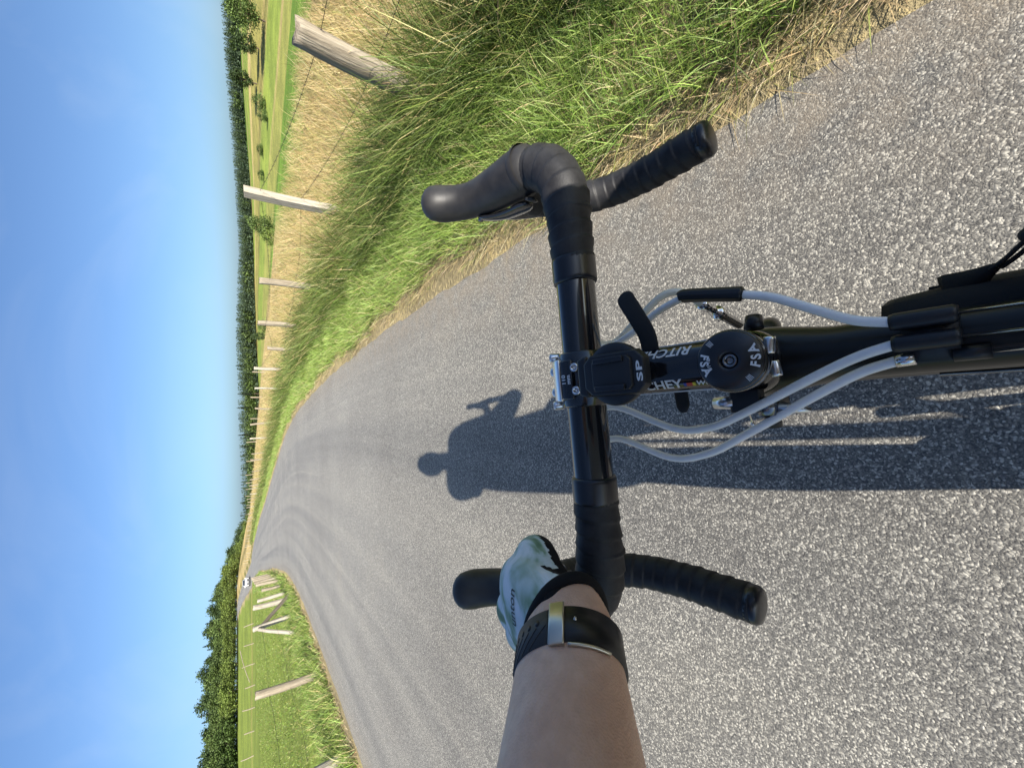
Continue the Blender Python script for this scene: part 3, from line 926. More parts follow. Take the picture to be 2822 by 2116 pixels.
def blades(base, L, W, heading, lean, curl, C, face=None):
    """base (n,3); returns verts, tris, colours of curved blades"""
    n = len(base)
    t = np.array([0, .35, .7, 1.0]); wf = np.array([1, .9, .6, 0])
    d = np.stack([np.cos(heading), np.sin(heading), 0 * heading], 1)
    fa = heading + math.pi / 2 if face is None else face
    w = np.stack([np.cos(fa), np.sin(fa), 0 * fa], 1)
    V = np.zeros((n, 7, 3)); k = 0
    for i in range(4):
        h = L * (t[i] * np.cos(lean) - .32 * curl * t[i] ** 2)
        o = L * (t[i] * np.sin(lean) + .62 * curl * t[i] ** 2)
        c = base + d * o[:, None]; c[:, 2] += np.maximum(h, .004)
        if i < 3:
            V[:, k] = c - w * (W * wf[i] / 2)[:, None]; V[:, k + 1] = c + w * (W * wf[i] / 2)[:, None]; k += 2
        else: V[:, 6] = c
    f = np.array([(0, 1, 3), (0, 3, 2), (2, 3, 5), (2, 5, 4), (4, 5, 6)])
    F = (np.arange(n)[:, None, None] * 7 + f[None]).reshape(-1, 3)
    return V.reshape(-1, 3), F, np.repeat(C, 7, axis=0)

def pick(pal, n, jit=.18):
    pal = np.array(pal); w = pal[:, 3] / pal[:, 3].sum()
    c = pal[rng.choice(len(pal), n, p=w), :3]
    return np.clip(c * (1 + jit * rng.normal(size=(n, 1))) * (1 + .05 * rng.normal(size=(n, 3))), .004, .9)

def stations(n, near=-1.6, far=70, p=1.0):
    """stations along the road, crowding towards the camera"""
    u = np.linspace(near, far, 4000)
    pdf = 1 / (np.abs(u) + 1.6) ** p
    cdf = np.cumsum(pdf); cdf /= cdf[-1]
    return S0 + np.interp(rng.random(n), cdf, u)

def grass(name, label, n, e0, e1, side, L0, L1, W, pal, lean0, lean1, curl, far=70, p=1.0, bias=1.0, clump=0.0, near=-1.6, toroad=0.0, edgefade=True):
    s = stations(n, near, far, p)
    e = e0 + (e1 - e0) * rng.random(n) ** bias
    if clump:       # gather into tufts
        cs = stations(max(1, n // 22), near, far, p); ce = e0 + (e1 - e0) * rng.random(len(cs)) ** bias
        k = rng.integers(0, len(cs), n); rho = np.abs(cs[k] - S0) + 1
        g = rng.random(n) < clump
        s = np.where(g, cs[k] + rng.normal(size=n) * .05 * (1 + rho * .08), s); e = np.where(g, ce[k] + rng.normal(size=n) * .05, e)
    wave = .035 * np.sin(s * 1.3) + .03 * np.sin(s * 3.1 + 2) + .03 * np.sin(s * 7.7)
    q = side * (HW + e + wave)
    P = road_xy(s, q)
    rho = np.hypot(P[:, 0], P[:, 1])
    z = height(P[:, 0], P[:, 1]) - .01
    base = np.concatenate([P, z[:, None]], 1)
    sc = np.maximum(1, rho / 2.2) ** .55
    hm = 1 + .30 * np.sin(P[:, 0] * 2.1 + 1.3) * np.sin(P[:, 1] * 1.7) + .28 * np.sin(P[:, 0] * 6.3) * np.sin(P[:, 1] * 5.1 + 1)
    L = (L0 + (L1 - L0) * rng.random(n) ** 1.3) * hm
    head = rng.random(n) * 2 * math.pi
    if toroad:
        toward = np.arctan2(0, -side) + rng.normal(size=n) * .9
        head = np.where(rng.random(n) < toroad, toward, head)
    V, F, C = blades(base, L, W * sc * (.7 + .6 * rng.random(n)), head, R(lean0) + (R(lean1) - R(lean0)) * rng.random(n),
                     curl * (.3 + 1.1 * rng.random(n)), pick(pal, n), face=rng.random(n) * math.pi)
    me = np_mesh(name, V, F); set_color(me, C)
    o = link(name, me, M_grass)
    return tag(o, label, 'grass', kind='stuff')

LUSH = [(.235, .345, .068, 5), (.315, .42, .11, 4), (.145, .225, .044, 3.2), (.37, .43, .16, 1.6), (.54, .46, .24, 1.1)]
OLIVE = [(.085, .130, .026, 5), (.14, .20, .042, 4.5), (.23, .28, .075, 2.5), (.50, .43, .20, 1.3)]
STRAW = [(.52, .41, .20, 5), (.45, .34, .15, 4), (.58, .48, .27, 2), (.28, .28, .09, 2.2), (.19, .22, .06, 1.0)]
DRY = [(.56, .46, .26, 5), (.46, .36, .19, 4), (.64, .55, .36, 2), (.32, .34, .11, 2.0)]
grass('dry_grass', 'dry straw fringe lying along the asphalt beside the green verge', 30000, -.05, .26, 1, .04, .16, .0032, DRY, 40, 88, .5, far=60, p=1.15, toroad=.45)
grass('verge_grass', 'short bright green grass on the verge beside the wired fence', 74000, .07, .90, 1, .09, .25, .0038, LUSH, 5, 42, .55, far=80, p=1.05, clump=.45, toroad=.3)
grass('tall_grass', 'tall olive grass leaning along the weathered post fence', 36000, .80, 1.75, 1, .28, .68, .0045, OLIVE, 4, 34, .8, far=90, p=1.0, clump=.5, toroad=.35)
grass('meadow_grass', 'ripe straw-coloured meadow grass behind the wired fence', 74000, 1.25, 9.0, 1, .24, .55, .0036, STRAW, 3, 30, .7, far=95, p=.8, bias=1.4, clump=.4)
grass('dry_grass', 'thin dry fringe of grass along the far edge of the asphalt', 6000, -.06, .22, -1, .04, .14, .004, DRY, 30, 85, .5, near=3, far=60, p=.9, toroad=.4)
grass('verge_grass', 'rough green grass on the verge across the road, below the braced fence', 34000, .05, 1.9, -1, .12, .38, .0052, LUSH + OLIVE, 5, 38, .6, near=3, far=80, p=.85, clump=.55)
grass('pasture_grass', 'grazed pasture grass across the road', 36000, 1.6, 16, -1, .04, .10, .010, [(.15, .22, .04, 4), (.19, .25, .06, 3), (.25, .26, .09, 1.5)], 5, 55, .5, near=3, far=70, p=.6)

def seed_heads(name, label, n, e0, e1, side, h0, h1, far, pal, near=-1.2):
    """flowering stalks: a thin arched stem and a loose panicle"""
    s = stations(n, near, far, .9); e = e0 + (e1 - e0) * rng.random(n)
    P = road_xy(s, side * (HW + e)); z = height(P[:, 0], P[:, 1])
    base = np.concatenate([P, z[:, None]], 1)
    rho = np.hypot(P[:, 0], P[:, 1]); sc = np.maximum(1, rho / 2.2) ** .6
    L = h0 + (h1 - h0) * rng.random(n); head = rng.random(n) * 2 * math.pi
    lean = R(4) + R(24) * rng.random(n); curl = .25 + .6 * rng.random(n)
    C = pick(pal, n)
    V, F, CC = blades(base, L, .0022 * sc, head, lean, curl, C, face=rng.random(n) * math.pi)
    Vs, Fs, Cs = [V], [F], [CC]; off = len(V)
    d = np.stack([np.cos(head), np.sin(head), 0 * head], 1)
    for k in range(16):
        t = .78 + .24 * k / 16
        c = base + d * (L * (t * np.sin(lean) + .62 * curl * t * t))[:, None]
        c[:, 2] += L * (t * np.cos(lean) - .32 * curl * t * t)
        hd = rng.random(n) * 2 * math.pi
        V, F, CC = blades(c, (.016 + .018 * rng.random(n)) * sc ** .5, .0030 * sc, np.where(rng.random(n) < .6, head, hd), R(25) + R(50) * rng.random(n), .4 + 0 * L, C * 1.1, face=rng.random(n) * math.pi)
        Vs.append(V); Fs.append(F + off); Cs.append(CC); off += len(V)
    me = np_mesh(name, np.vstack(Vs), np.vstack(Fs)); set_color(me, np.vstack(Cs))
    return tag(link(name, me, M_grass), label, 'grass', kind='stuff')
seed_heads('seed_grass', 'flowering grass stalks nodding over the verge by the fence', 900, .9, 3.6, 1, .45, .95, 40, [(.50, .40, .20, 3), (.42, .36, .15, 2), (.30, .32, .10, 1)])
seed_heads('seed_grass', 'thin flowering stalks on the verge across the road', 160, .5, 2.0, -1, .35, .7, 40, [(.45, .40, .18, 3), (.32, .34, .10, 2)], near=4)

# ------------------------------------------------------------------ fences
def wood_mat(name, c0, c1, c2):
    m = mat(name, c0, .85, spec=.2)
    t = NT(m); g = t.coord('Object')
    n = t.noise(t.mapping(g, (26, 26, 1.6)), 1.0, 6, .65, .4).outputs[0]
    f = t.noise(t.mapping(g, (110, 110, 5)), 1.0, 4, .6).outputs[0]
    c = t.ramp(n, [(.28, c2), (.45, c0), (.68, c1)])
    c = t.mix(.35, c, t.ramp(f, [(.35, c2), (.65, c1)]))
    lich = t.noise(g, 14, 5, .7).outputs[0]
    c = t.mix(t.ramp(lich, [(.58, (0, 0, 0)), (.72, (.45, .45, .45))]), c, (.20, .20, .11))
    t.link(c, t.b.inputs['Base Color'])
    t.link(t.bump(t.math('ADD', n, f), .9, .012), t.b.inputs['Normal'])
    return m
M_wood = wood_mat('weathered_post_wood', (.26, .215, .155), (.42, .37, .29), (.07, .055, .04))
M_wood2 = wood_mat('pale_post_wood', (.35, .315, .255), (.50, .46, .39), (.14, .115, .085))
M_wood3 = wood_mat('dark_brace_wood', (.10, .085, .065), (.17, .15, .12), (.045, .038, .03))
M_wire = mat('rusty_wire', (.06, .05, .045), .6, .6)

def post_mesh(h, r, n=12, square=False, seed=0, split=True, sink=.25):
    rn = random.Random(seed)
    p1_, p2_ = rn.uniform(0, 6), rn.uniform(0, 6)
    ph = [.09 * math.sin(2 * 6.283 * j / n + p1_) + .06 * math.sin(3 * 6.283 * j / n + p2_) + rn.uniform(-.03, .03) for j in range(n)]
    if square:
        ph = [1 / max(abs(math.cos(2 * math.pi * j / n + .0)), abs(math.sin(2 * math.pi * j / n))) - 1 for j in range(n)]
    zs = [-sink, 0, .15 * h, .4 * h, .65 * h, .85 * h, .95 * h, h]
    V = []; F = []
    slx, sly = rn.uniform(-.25, .25), rn.uniform(-.25, .25)
    bx, by = rn.uniform(-.03, .03) * h, rn.uniform(-.03, .03) * h
    for i, z in enumerate(zs):
        for j in range(n):
            a = 2 * math.pi * j / n
            k = r * (1 + ph[j] + (0 if square else rn.uniform(-.02, .02)))
            if split and j in (3, 12) and not square: k *= .84
            x, y = k * math.cos(a), k * math.sin(a)
            zz = z + ((slx * x + sly * y) * (.35 if not square else .1) + (rn.uniform(-.022, .016) if not square else 0) if i == len(zs) - 1 else 0)
            u = max(z, 0) / h
            V.append((x + bx * math.sin(u * 3), y + by * math.sin(u * 3), zz))
    m = len(zs)
    for i in range(m - 1):
        for j in range(n):
            F.append((i * n + j, i * n + (j + 1) % n, (i + 1) * n + (j + 1) % n, (i + 1) * n + j))
    V.append((bx * .14, by * .14, h + .001)); c = len(V) - 1
    for j in range(n): F.append(((m - 1) * n + j, (m - 1) * n + (j + 1) % n, c))
    me = bpy.data.meshes.new('post'); me.from_pydata(V, [], F); me.update()
    bm = bmesh.new(); bm.from_mesh(me)
    bmesh.ops.recalc_face_normals(bm, faces=bm.faces)
    bm.to_mesh(me); bm.free()
    return me

def post(parent, x, y, h, r, m=None, square=False, lean=(0, 0), seed=0, name='post', rz=None):
    me = post_mesh(h, r, 20 if not square else 16, square, seed)
    o = link(name, me, m or M_wood, parent, smooth=not square)
    o.location = (x, y, hz(x, y)); o.rotation_euler = (lean[1], lean[0], rz if rz is not None else (seed * 1.7) % 6.28)
    return o

def pole(parent, a, b, r0, r1, m, name='brace'):
    a = Vector(a); b = Vector(b); h = (b - a).length
    me = post_mesh(h, r0, 10, False, int(h * 977), sink=.01)
    o = link(name, me, m, parent, smooth=False)
    o.location = a; o.rotation_euler = (b - a).to_track_quat('Z', 'Y').to_euler()
    return o

def wire(parent, pts, sag=.03, r=.0019, barb=0.0):
    out = MB()
    for a, b in zip(pts[:-1], pts[1:]):
        a = np.array(a); b = np.array(b); L = np.linalg.norm(b - a)
        tt_ = np.linspace(0, 1, 9)
        P = a + (b - a) * tt_[:, None]; P[:, 2] -= sag * 4 * tt_ * (1 - tt_)
        out.add(*tube(P, r, 5))
        if barb:
            for k in range(int(L / barb)):
                u = (k + .5) * barb / L; c = a + (b - a) * u; c[2] -= sag * 4 * u * (1 - u)
                for q_ in ((.012, .006, .018), (-.010, .010, .016)):
                    out.add(*tube(np.array([c - np.array(q_), c + np.array(q_)]), .0011, 4))
    return out.build('wire', M_wire, parent)

# wired fence along the right verge
fence_r = empty('field_fence', (1.7, 7, 0))
fence_r.location = (0, 0, 0)
tag(fence_r, 'weathered post and barbed wire fence in tall grass behind the bright verge', 'fence')
right_posts = [(2.13, 2.68, .90, .072, M_wood, False, (.03, .0)), (2.42, 5.80, 1.17, .050, M_wood2, True, (-.035, .0)), (1.74, 7.75, .985, .062, M_wood, False, (.0, .0)),
               (1.30, 10.1, .98, .055, M_wood, False, (-.06, .0)), (.98, 12.5, .72, .05, M_wood, False, (.02, 0)), (.53, 15.5, 1.0, .052, M_wood2, False, (.0, 0))]
tops = [(3.0, -1.6, .80, 0)]
for k, (x, y, h, r, m, sq, ln) in enumerate(right_posts):
    post(fence_r, x, y, h, r, m, sq, ln, k + 3, rz=.35 if sq else None)
    tops.append((x, y, h * .86, hz(x, y)))
s_ = float(lateral(np.array([.53]), np.array([15.5]))[1][0])
rn = random.Random(4)
for k in range(34):
    s_ += rn.uniform(2.3, 3.6) if k < 14 else rn.uniform(3.4, 5.4)
    p = road_xy(np.array([s_]), np.array([HW + 1.75 + rn.uniform(-.12, .12)]))[0]
    h = rn.uniform(.85, 1.12)
    post(fence_r, p[0], p[1], h, rn.uniform(.034, .050), M_wood2 if rn.random() < .25 else M_wood, False, (rn.uniform(-.09, .09), rn.uniform(-.05, .05)), 20 + k)
    if k < 16: tops.append((p[0], p[1], h * .86, hz(p[0], p[1])))
wire(fence_r, [(x, y, g + h) for x, y, h, g in tops], .03, .0017, .14)
wire(fence_r, [(x + .02, y, g + h * .55) for x, y, h, g in tops], .04, .0017, .14)

# braced fence across the road
fence_l = empty('field_fence')
tag(fence_l, 'grey post and wire fence with a braced corner post across the road', 'fence')
LP = [(-5.95, 6.55, 1.02, .085, M_wood2, (-.02, 0)), (-6.16, 9.05, 1.12, .078, M_wood, (-.05, 0)), (-7.62, 15.75, 1.12, .080, M_wood2, (-.06, 0)),
      (-8.15, 17.4, .98, .060, M_wood2, (-.04, 0)), (-8.62, 19.2, .80, .06, M_wood, (-.03, 0)), (-9.15, 20.9, .98, .06, M_wood, (-.04, 0)), (-9.8, 22.8, 1.02, .055, M_wood, (-.02, 0)),
      (-10.6, 25.0, 1.05, .055, M_wood, (-.02, 0)), (-11.6, 27.6, 1.02, .05, M_wood, (.0, 0)), (-12.8, 30.6, 1.05, .05, M_wood, (.0, 0)), (-14.4, 34.2, 1.0, .05, M_wood2, (.0, 0))]
lt = []
for k, (x, y, h, r, m, ln) in enumerate(LP):
    post(fence_l, x, y, h, r, m, False, ln, 60 + k); lt.append((x, y, hz(x, y) + h * .80))
cx, cy = -7.72, 14.75
g = hz(cx, cy)
post(fence_l, cx, cy, 1.14, .085, M_wood2, False, (-.12, 0), 81)
pole(fence_l, (-7.30, 15.45, g + .05), (cx - .10, cy + .03, g + .92), .055, .05, M_wood3)
pole(fence_l, (-7.55, 13.35, g + .05), (cx - .10, cy - .06, g + .98), .050, .045, M_wood2)
lt.insert(2, (cx, cy, g + .92))
wire(fence_l, lt, .03, .0022); wire(fence_l, [(x, y, z - .36) for x, y, z in lt], .04, .0022)

# pale fence across the far end of the pasture
fence_f = empty('field_fence')
tag(fence_f, 'pale thin-post fence along the far edge of the pasture below the wood', 'fence')
ft = []
for k, a in enumerate(np.arange(-52, -25.5, 1.9)):
    rr_ = 84 + 5 * math.sin(k * .5) + rn.uniform(-.8, .8)
    x, y = rr_ * math.sin(R(a)), rr_ * math.cos(R(a))
    post(fence_f, x, y, rn.uniform(1.1, 1.6), .065, M_wood, False, (rn.uniform(-.12, .12), 0), 100 + k); ft.append((x, y, hz(x, y) + 1.0))
a = R(-29.5); p1 = (86 * math.sin(a), 86 * math.cos(a)); b_ = R(-32.6); p2 = (83 * math.sin(b_), 83 * math.cos(b_))
pole(fence_f, (p1[0], p1[1], hz(*p1) + 1.75), (p2[0], p2[1], hz(*p2) + .55), .05, .05, M_wood, 'rail')
# a second, more distant run of posts on the right-hand meadow
fence_m = empty('field_fence')
tag(fence_m, 'line of tiny pale posts across the ripe meadow ahead', 'fence')
for k in range(12):
    s2 = S0 + 34 + k * 7.2
    p = road_xy(np.array([s2]), np.array([HW + 9.5 + .6 * math.sin(k)]))[0]
    post(fence_m, p[0], p[1], rn.uniform(.9, 1.2), .05, M_wood, False, (rn.uniform(-.08, .08), 0), 140 + k)

# ------------------------------------------------------------------ trees
M_bark = mat('bark', (.10, .075, .055), .9, spec=.2)
def rand_dirs(n):
    v = rng.normal(size=(n, 3)); return v / np.linalg.norm(v, axis=1)[:, None]
def leaf_quads(c, size, C, up=.35):
    n = len(c)
    nrm = rand_dirs(n); nrm[:, 2] = np.abs(nrm[:, 2]) + up; nrm /= np.linalg.norm(nrm, axis=1)[:, None]
    a = np.cross(nrm, rand_dirs(n)); a /= np.linalg.norm(a, axis=1)[:, None] + 1e-9
    b = np.cross(nrm, a)
    s1 = size[:, None] * (.6 + .8 * rng.random((n, 1))); s2 = size[:, None] * (.6 + .8 * rng.random((n, 1)))
    V = np.stack([c - a * s1, c - b * s2 * .7, c + a * s1, c + b * s2 * .7], 1).reshape(-1, 3)
    F = np.arange(n * 4).reshape(-1, 4)
    return V, F, np.repeat(C, 4, axis=0)

def broadleaf(hh, rw, trunk, tone, n_cl=70, per=34, seed=0, lsz=.34):
    """meshes of one broadleaf tree: trunk with limbs, crown of leaf clumps"""
    rn_ = random.Random(seed)
    tm = MB()
    top = hh * .62
    tm.add(*tube(spline([(0, 0, -.3), (.05 * hh * .2, 0, trunk), (0, .03 * hh, top * .8), (.02 * hh, 0, top)], 10), np.linspace(.026, .010, 10) * hh, 8))
    cz = trunk + (hh - trunk) * .50; rz_ = (hh - trunk) * .52
    cs = []
    for i in range(n_cl):
        a = rn_.uniform(0, 2 * math.pi); u = rn_.uniform(-1, 1); rr = rn_.uniform(.45, 1.0) ** .6
        k = math.sqrt(1 - u * u)
        taper = 1 - .30 * max(u, 0) - .15 * max(-u, 0)
        lob = 1 + .22 * math.sin(3 * a + seed) + .12 * math.sin(5 * a + 2 * seed)
        cs.append((rw * rr * k * math.cos(a) * taper * lob, rw * rr * k * math.sin(a) * taper * lob, cz + rz_ * rr * u))
    for i in range(0, n_cl, 8):
        c = cs[i]; z0 = rn_.uniform(.5, .95) * top
        tm.add(*tube(spline([(0, 0, z0 * .8), (c[0] * .4, c[1] * .4, (z0 + c[2]) / 2), c], 5), np.linspace(.009, .003, 5) * hh, 5))
    cs = np.array(cs)
    k = np.repeat(np.arange(n_cl), per)
    sp = rw * .24
    c = cs[k] + rng.normal(size=(len(k), 3)) * np.array([sp, sp, sp * .75]) * .8
    cl = 1 + .30 * rng.normal(size=n_cl)
    C = np.clip(np.array(tone) * np.clip(cl, .55, 1.6)[k][:, None] * (1 + .16 * rng.normal(size=(len(k), 1))), .006, .6)
    V, F, CC = leaf_quads(c, np.full(len(k), lsz * hh / 12), C)
    cm = np_mesh('crown', V, F); set_color(cm, CC); cm.materials.append(M_leaf)
    t_ = tm.mesh('trunk'); t_.materials.append(M_bark); t_.polygons.foreach_set('use_smooth', np.ones(len(t_.polygons), bool))
    return t_, cm

def conifer(hh, rw, tone, n=1500, seed=0, bare=.10, lsz=.34, dead=False):
    tm = MB().add(*tube(np.array([(0, 0, -.3), (0, 0, hh * .5), (0, 0, hh * .98)]), np.array([.018, .011, .002]) * hh, 7))
    t = bare + (1 - bare) * rng.random(n) ** 1.25
    ring = np.round(t * 16) / 16; t = np.where(rng.random(n) < .65, ring + .010 * rng.normal(size=n), t)
    t = np.clip(t, bare, .995)
    a = rng.random(n) * 2 * math.pi
    a = np.where(rng.random(n) < .7, np.round(a * 9 / (2 * math.pi)) * 2 * math.pi / 9 + t * 9 + .16 * rng.normal(size=n), a)
    prof = rw * (1 - t) ** .8 + .12
    rr = prof * (.25 + .75 * rng.random(n) ** .6) * (1 + .14 * np.sin(a * 3 + t * 40))
    c = np.stack([rr * np.cos(a), rr * np.sin(a), t * hh - rr * .30], 1)
    C = np.array(tone) * np.clip(1 + .28 * rng.normal(size=(n, 1)), .5, 1.8)
    V, F, CC = leaf_quads(c, lsz * (.5 + .8 * (1 - t)) * hh / 14, C, .5)
    cm = np_mesh('crown', V, F); set_color(cm, CC); cm.materials.append(M_leaf)
    t_ = tm.mesh('trunk'); t_.materials.append(M_bark)
    return t_, cm

DK = (.062, .098, .034); MID = (.098, .145, .040); LT = (.16, .215, .05); SPR = (.048, .072, .040)
KIND = {
    'oak': broadleaf(12, 5.2, 2.2, MID, 90, 34, 1), 'dark': broadleaf(14, 4.3, 2.0, DK, 80, 32, 2), 'mid': broadleaf(13, 4.4, 1.8, MID, 80, 32, 3),
    'dark2': broadleaf(15, 4.0, 2.5, (.048, .078, .024), 80, 32, 5), 'light': broadleaf(6, 3.2, .5, LT, 60, 28, 4, .5), 'shrub': broadleaf(4, 2.6, .2, (.075, .12, .03), 46, 28, 6, .6),
    'spruce': conifer(17, 3.0, SPR, 1700, 7), 'spruce2': conifer(15, 2.6, (.032, .055, .026), 1500, 8), 'pine': conifer(18, 2.2, (.030, .048, .024), 900, 9, .35)}
def tree(kind, x, y, h, name, label, group=None, wide=1.0, cat='tree', rz=None):
    tm, cm = KIND[kind]
    base_h = {'oak': 12, 'dark': 14, 'mid': 13, 'dark2': 15, 'light': 6, 'shrub': 4, 'spruce': 17, 'spruce2': 15, 'pine': 18}[kind]
    o = empty(name, (x, y, hz(x, y) - .1)); k = h / base_h
    o.scale = (k * wide, k * wide, k); o.rotation_euler = (0, 0, rz if rz is not None else rn.uniform(0, 6.28))
    tag(o, label, cat, group)
    for nm, me in (('trunk', tm), ('crown', cm)):
        c = bpy.data.objects.new(nm, me); col.objects.link(c); c.parent = o
    return o
def at_az(a, r): return r * math.sin(R(a)), r * math.cos(R(a))

# lone trees and bushes that can be told apart
x, y = at_az(38.4, 262); tree('oak', x, y, 14.5, 'oak_tree', 'large spreading tree standing alone at the field edge under the open sky', wide=1.0)
x, y = at_az(36.0, 285); tree('dark', x, y, 10.5, 'broadleaf_tree', 'dark round tree close behind the large spreading tree', wide=1.2)
x, y = at_az(33.0, 300); tree('dark2', x, y, 12, 'broadleaf_tree', 'tall dark tree rising above the end of the distant wood', wide=1.15)
x, y = at_az(31.5, 268); tree('shrub', x, y, 5.6, 'field_bush', 'round dark bush, larger of the pair below the distant wood', cat='bush', wide=.9)
x, y = at_az(30.3, 262); tree('shrub', x, y, 4.2, 'field_bush', 'lower round bush, smaller of the pair below the distant wood', cat='bush', wide=.9)
x, y = at_az(27.0, 290); tree('shrub', x, y, 3.0, 'field_bush', 'flat hedge bush on the far field strip', cat='bush', wide=1.5)
x, y = at_az(24.5, 292); tree('shrub', x, y, 3.0, 'field_bush', 'dark hedge bush next to a tiny white marker', cat='bush', wide=1.4)
x, y = at_az(19.1, 215); tree('oak', x, y, 11.0, 'field_tree', 'leafy green tree alone on the field strips behind the square pale post', wide=.86)
x, y = at_az(17.9, 210); tree('light', x, y, 6.5, 'field_bush', 'yellow-green bush leaning out from the foot of the lone field tree', cat='bush')
x, y = at_az(7.2, 300); tree('shrub', x, y, 6.0, 'field_bush', 'small dark bush against the foot of the straight-ahead wood', cat='bush')
x, y = at_az(5.9, 310); tree('dark', x, y, 9.0, 'field_tree', 'small dark tree between the far fields and the wood ahead', wide=.9)
x, y = at_az(-4.2, 330); tree('dark', x, y, 9.5, 'field_tree', 'round dark tree standing in front of the wood beyond the brown field', wide=1.2)
# spiky spruces over the skyline
for a, r_, h in ((2.2, 480, 19), (-1.2, 480, 18.5), (-2.9, 485, 20), (-6.2, 480, 20), (-7.6, 478, 19), (-8.6, 478, 17)):
    x, y = at_az(a, r_); tree('pine', x, y, h, 'spruce_tree', 'thin spiky spruce standing above the skyline of the wood ahead', 'spiky spruces above the skyline', wide=1.15)

# the wood behind the pasture: single trees
WOOD = [(-50, 178), (-44, 190), (-38, 205), (-32, 222), (-27, 245), (-23, 275), (-19, 320), (-15.5, 400)]
ntree = 0
for row, dr in enumerate((0, 9, 19, 30)):
    a = -51.0
    while a < -13.5:
        r_ = float(np.interp(a, [w_[0] for w_ in WOOD], [w_[1] for w_ in WOOD])) + dr + rn.uniform(-3, 3)
        h = (rn.uniform(10, 13.5), rn.uniform(13, 16), rn.uniform(15, 18), rn.uniform(16, 19.5))[row] * float(np.interp(a, [-48, -38, -30, -22, -14], [.62, .66, .74, .74, .85]))
        if row == 0:
            kd = rn.choice(['mid', 'mid', 'oak', 'dark'])
        elif row == 1: kd = rn.choice(['dark', 'mid', 'dark2', 'dark2'])
        else: kd = rn.choice(['spruce', 'dark2', 'spruce2', 'spruce', 'dark'])
        lab = {'mid': 'mid-green broadleaf tree in the wood behind the pasture', 'oak': 'broad full-crowned tree in the wood behind the pasture', 'dark': 'dark broadleaf tree in the wood behind the pasture',
               'dark2': 'tall dark broadleaf tree in the wood behind the pasture', 'spruce': 'dark pointed spruce in the wood behind the pasture', 'spruce2': 'smaller pointed spruce in the wood behind the pasture'}[kd]
        x, y = at_az(a, r_)
        tree(kd, x, y, h, 'spruce_tree' if kd.startswith('spruce') else 'broadleaf_tree', lab, lab.replace(' in the wood behind the pasture', 's of the pasture wood'), wide=rn.uniform(.9, 1.2)); ntree += 1
        a += math.degrees((5.0, 6.0, 5.6, 5.6)[row] * rn.uniform(.8, 1.25) / r_)
# light green bushes along the foot of the wood beside the car
for k, a in enumerate(np.arange(-34, -15, 1.15)):
    r_ = float(np.interp(a, [-34, -27, -22, -15], [205, 222, 250, 330])) + rn.uniform(-6, 4)
    x, y = at_az(a, r_)
    tree('light', x, y, rn.uniform(4.5, 7.5), 'wayside_bush', 'light green bush along the foot of the wood near the white car', 'light bushes at the foot of the wood', cat='bush', wide=rn.uniform(1.0, 1.5))
for k, a in enumerate(np.arange(-52, -33.5, 1.05)):
    r_ = float(np.interp(a, [w_[0] for w_ in WOOD], [w_[1] for w_ in WOOD])) - 4 + rn.uniform(-2, 2)
    x, y = at_az(a, r_)
    tree('shrub', x, y, rn.uniform(4.0, 6.5), 'wayside_bush', 'leafy bush at the foot of the wood above the far pale fence', 'bushes at the foot of the wood above the far fence', cat='bush', wide=rn.uniform(1.1, 1.5))
# bleached dead tree over the wood
dm = MB()
dm.add(*tube(spline([(0, 0, 0), (.1, 0, 10), (.2, .1, 22)], 8), np.linspace(.22, .05, 8), 6))
for k in range(26):
    z0 = rn.uniform(14, 22); a = rn.uniform(0, 6.28); L = rn.uniform(.8, 2.4)
    dm.add(*tube(np.array([(.2, .1, z0), (.2 + L * math.cos(a), L * math.sin(a), z0 + L * .6)]), [.05, .02], 4))
x, y = at_az(-41.6, 226)
M_dead = mat('bleached_wood', (.42, .36, .33), .9)
o = dm.build('bare_tree', M_dead); o.location = (x, y, hz(x, y)); tag(o, 'bare bleached dead tree poking out above the wood', 'tree')

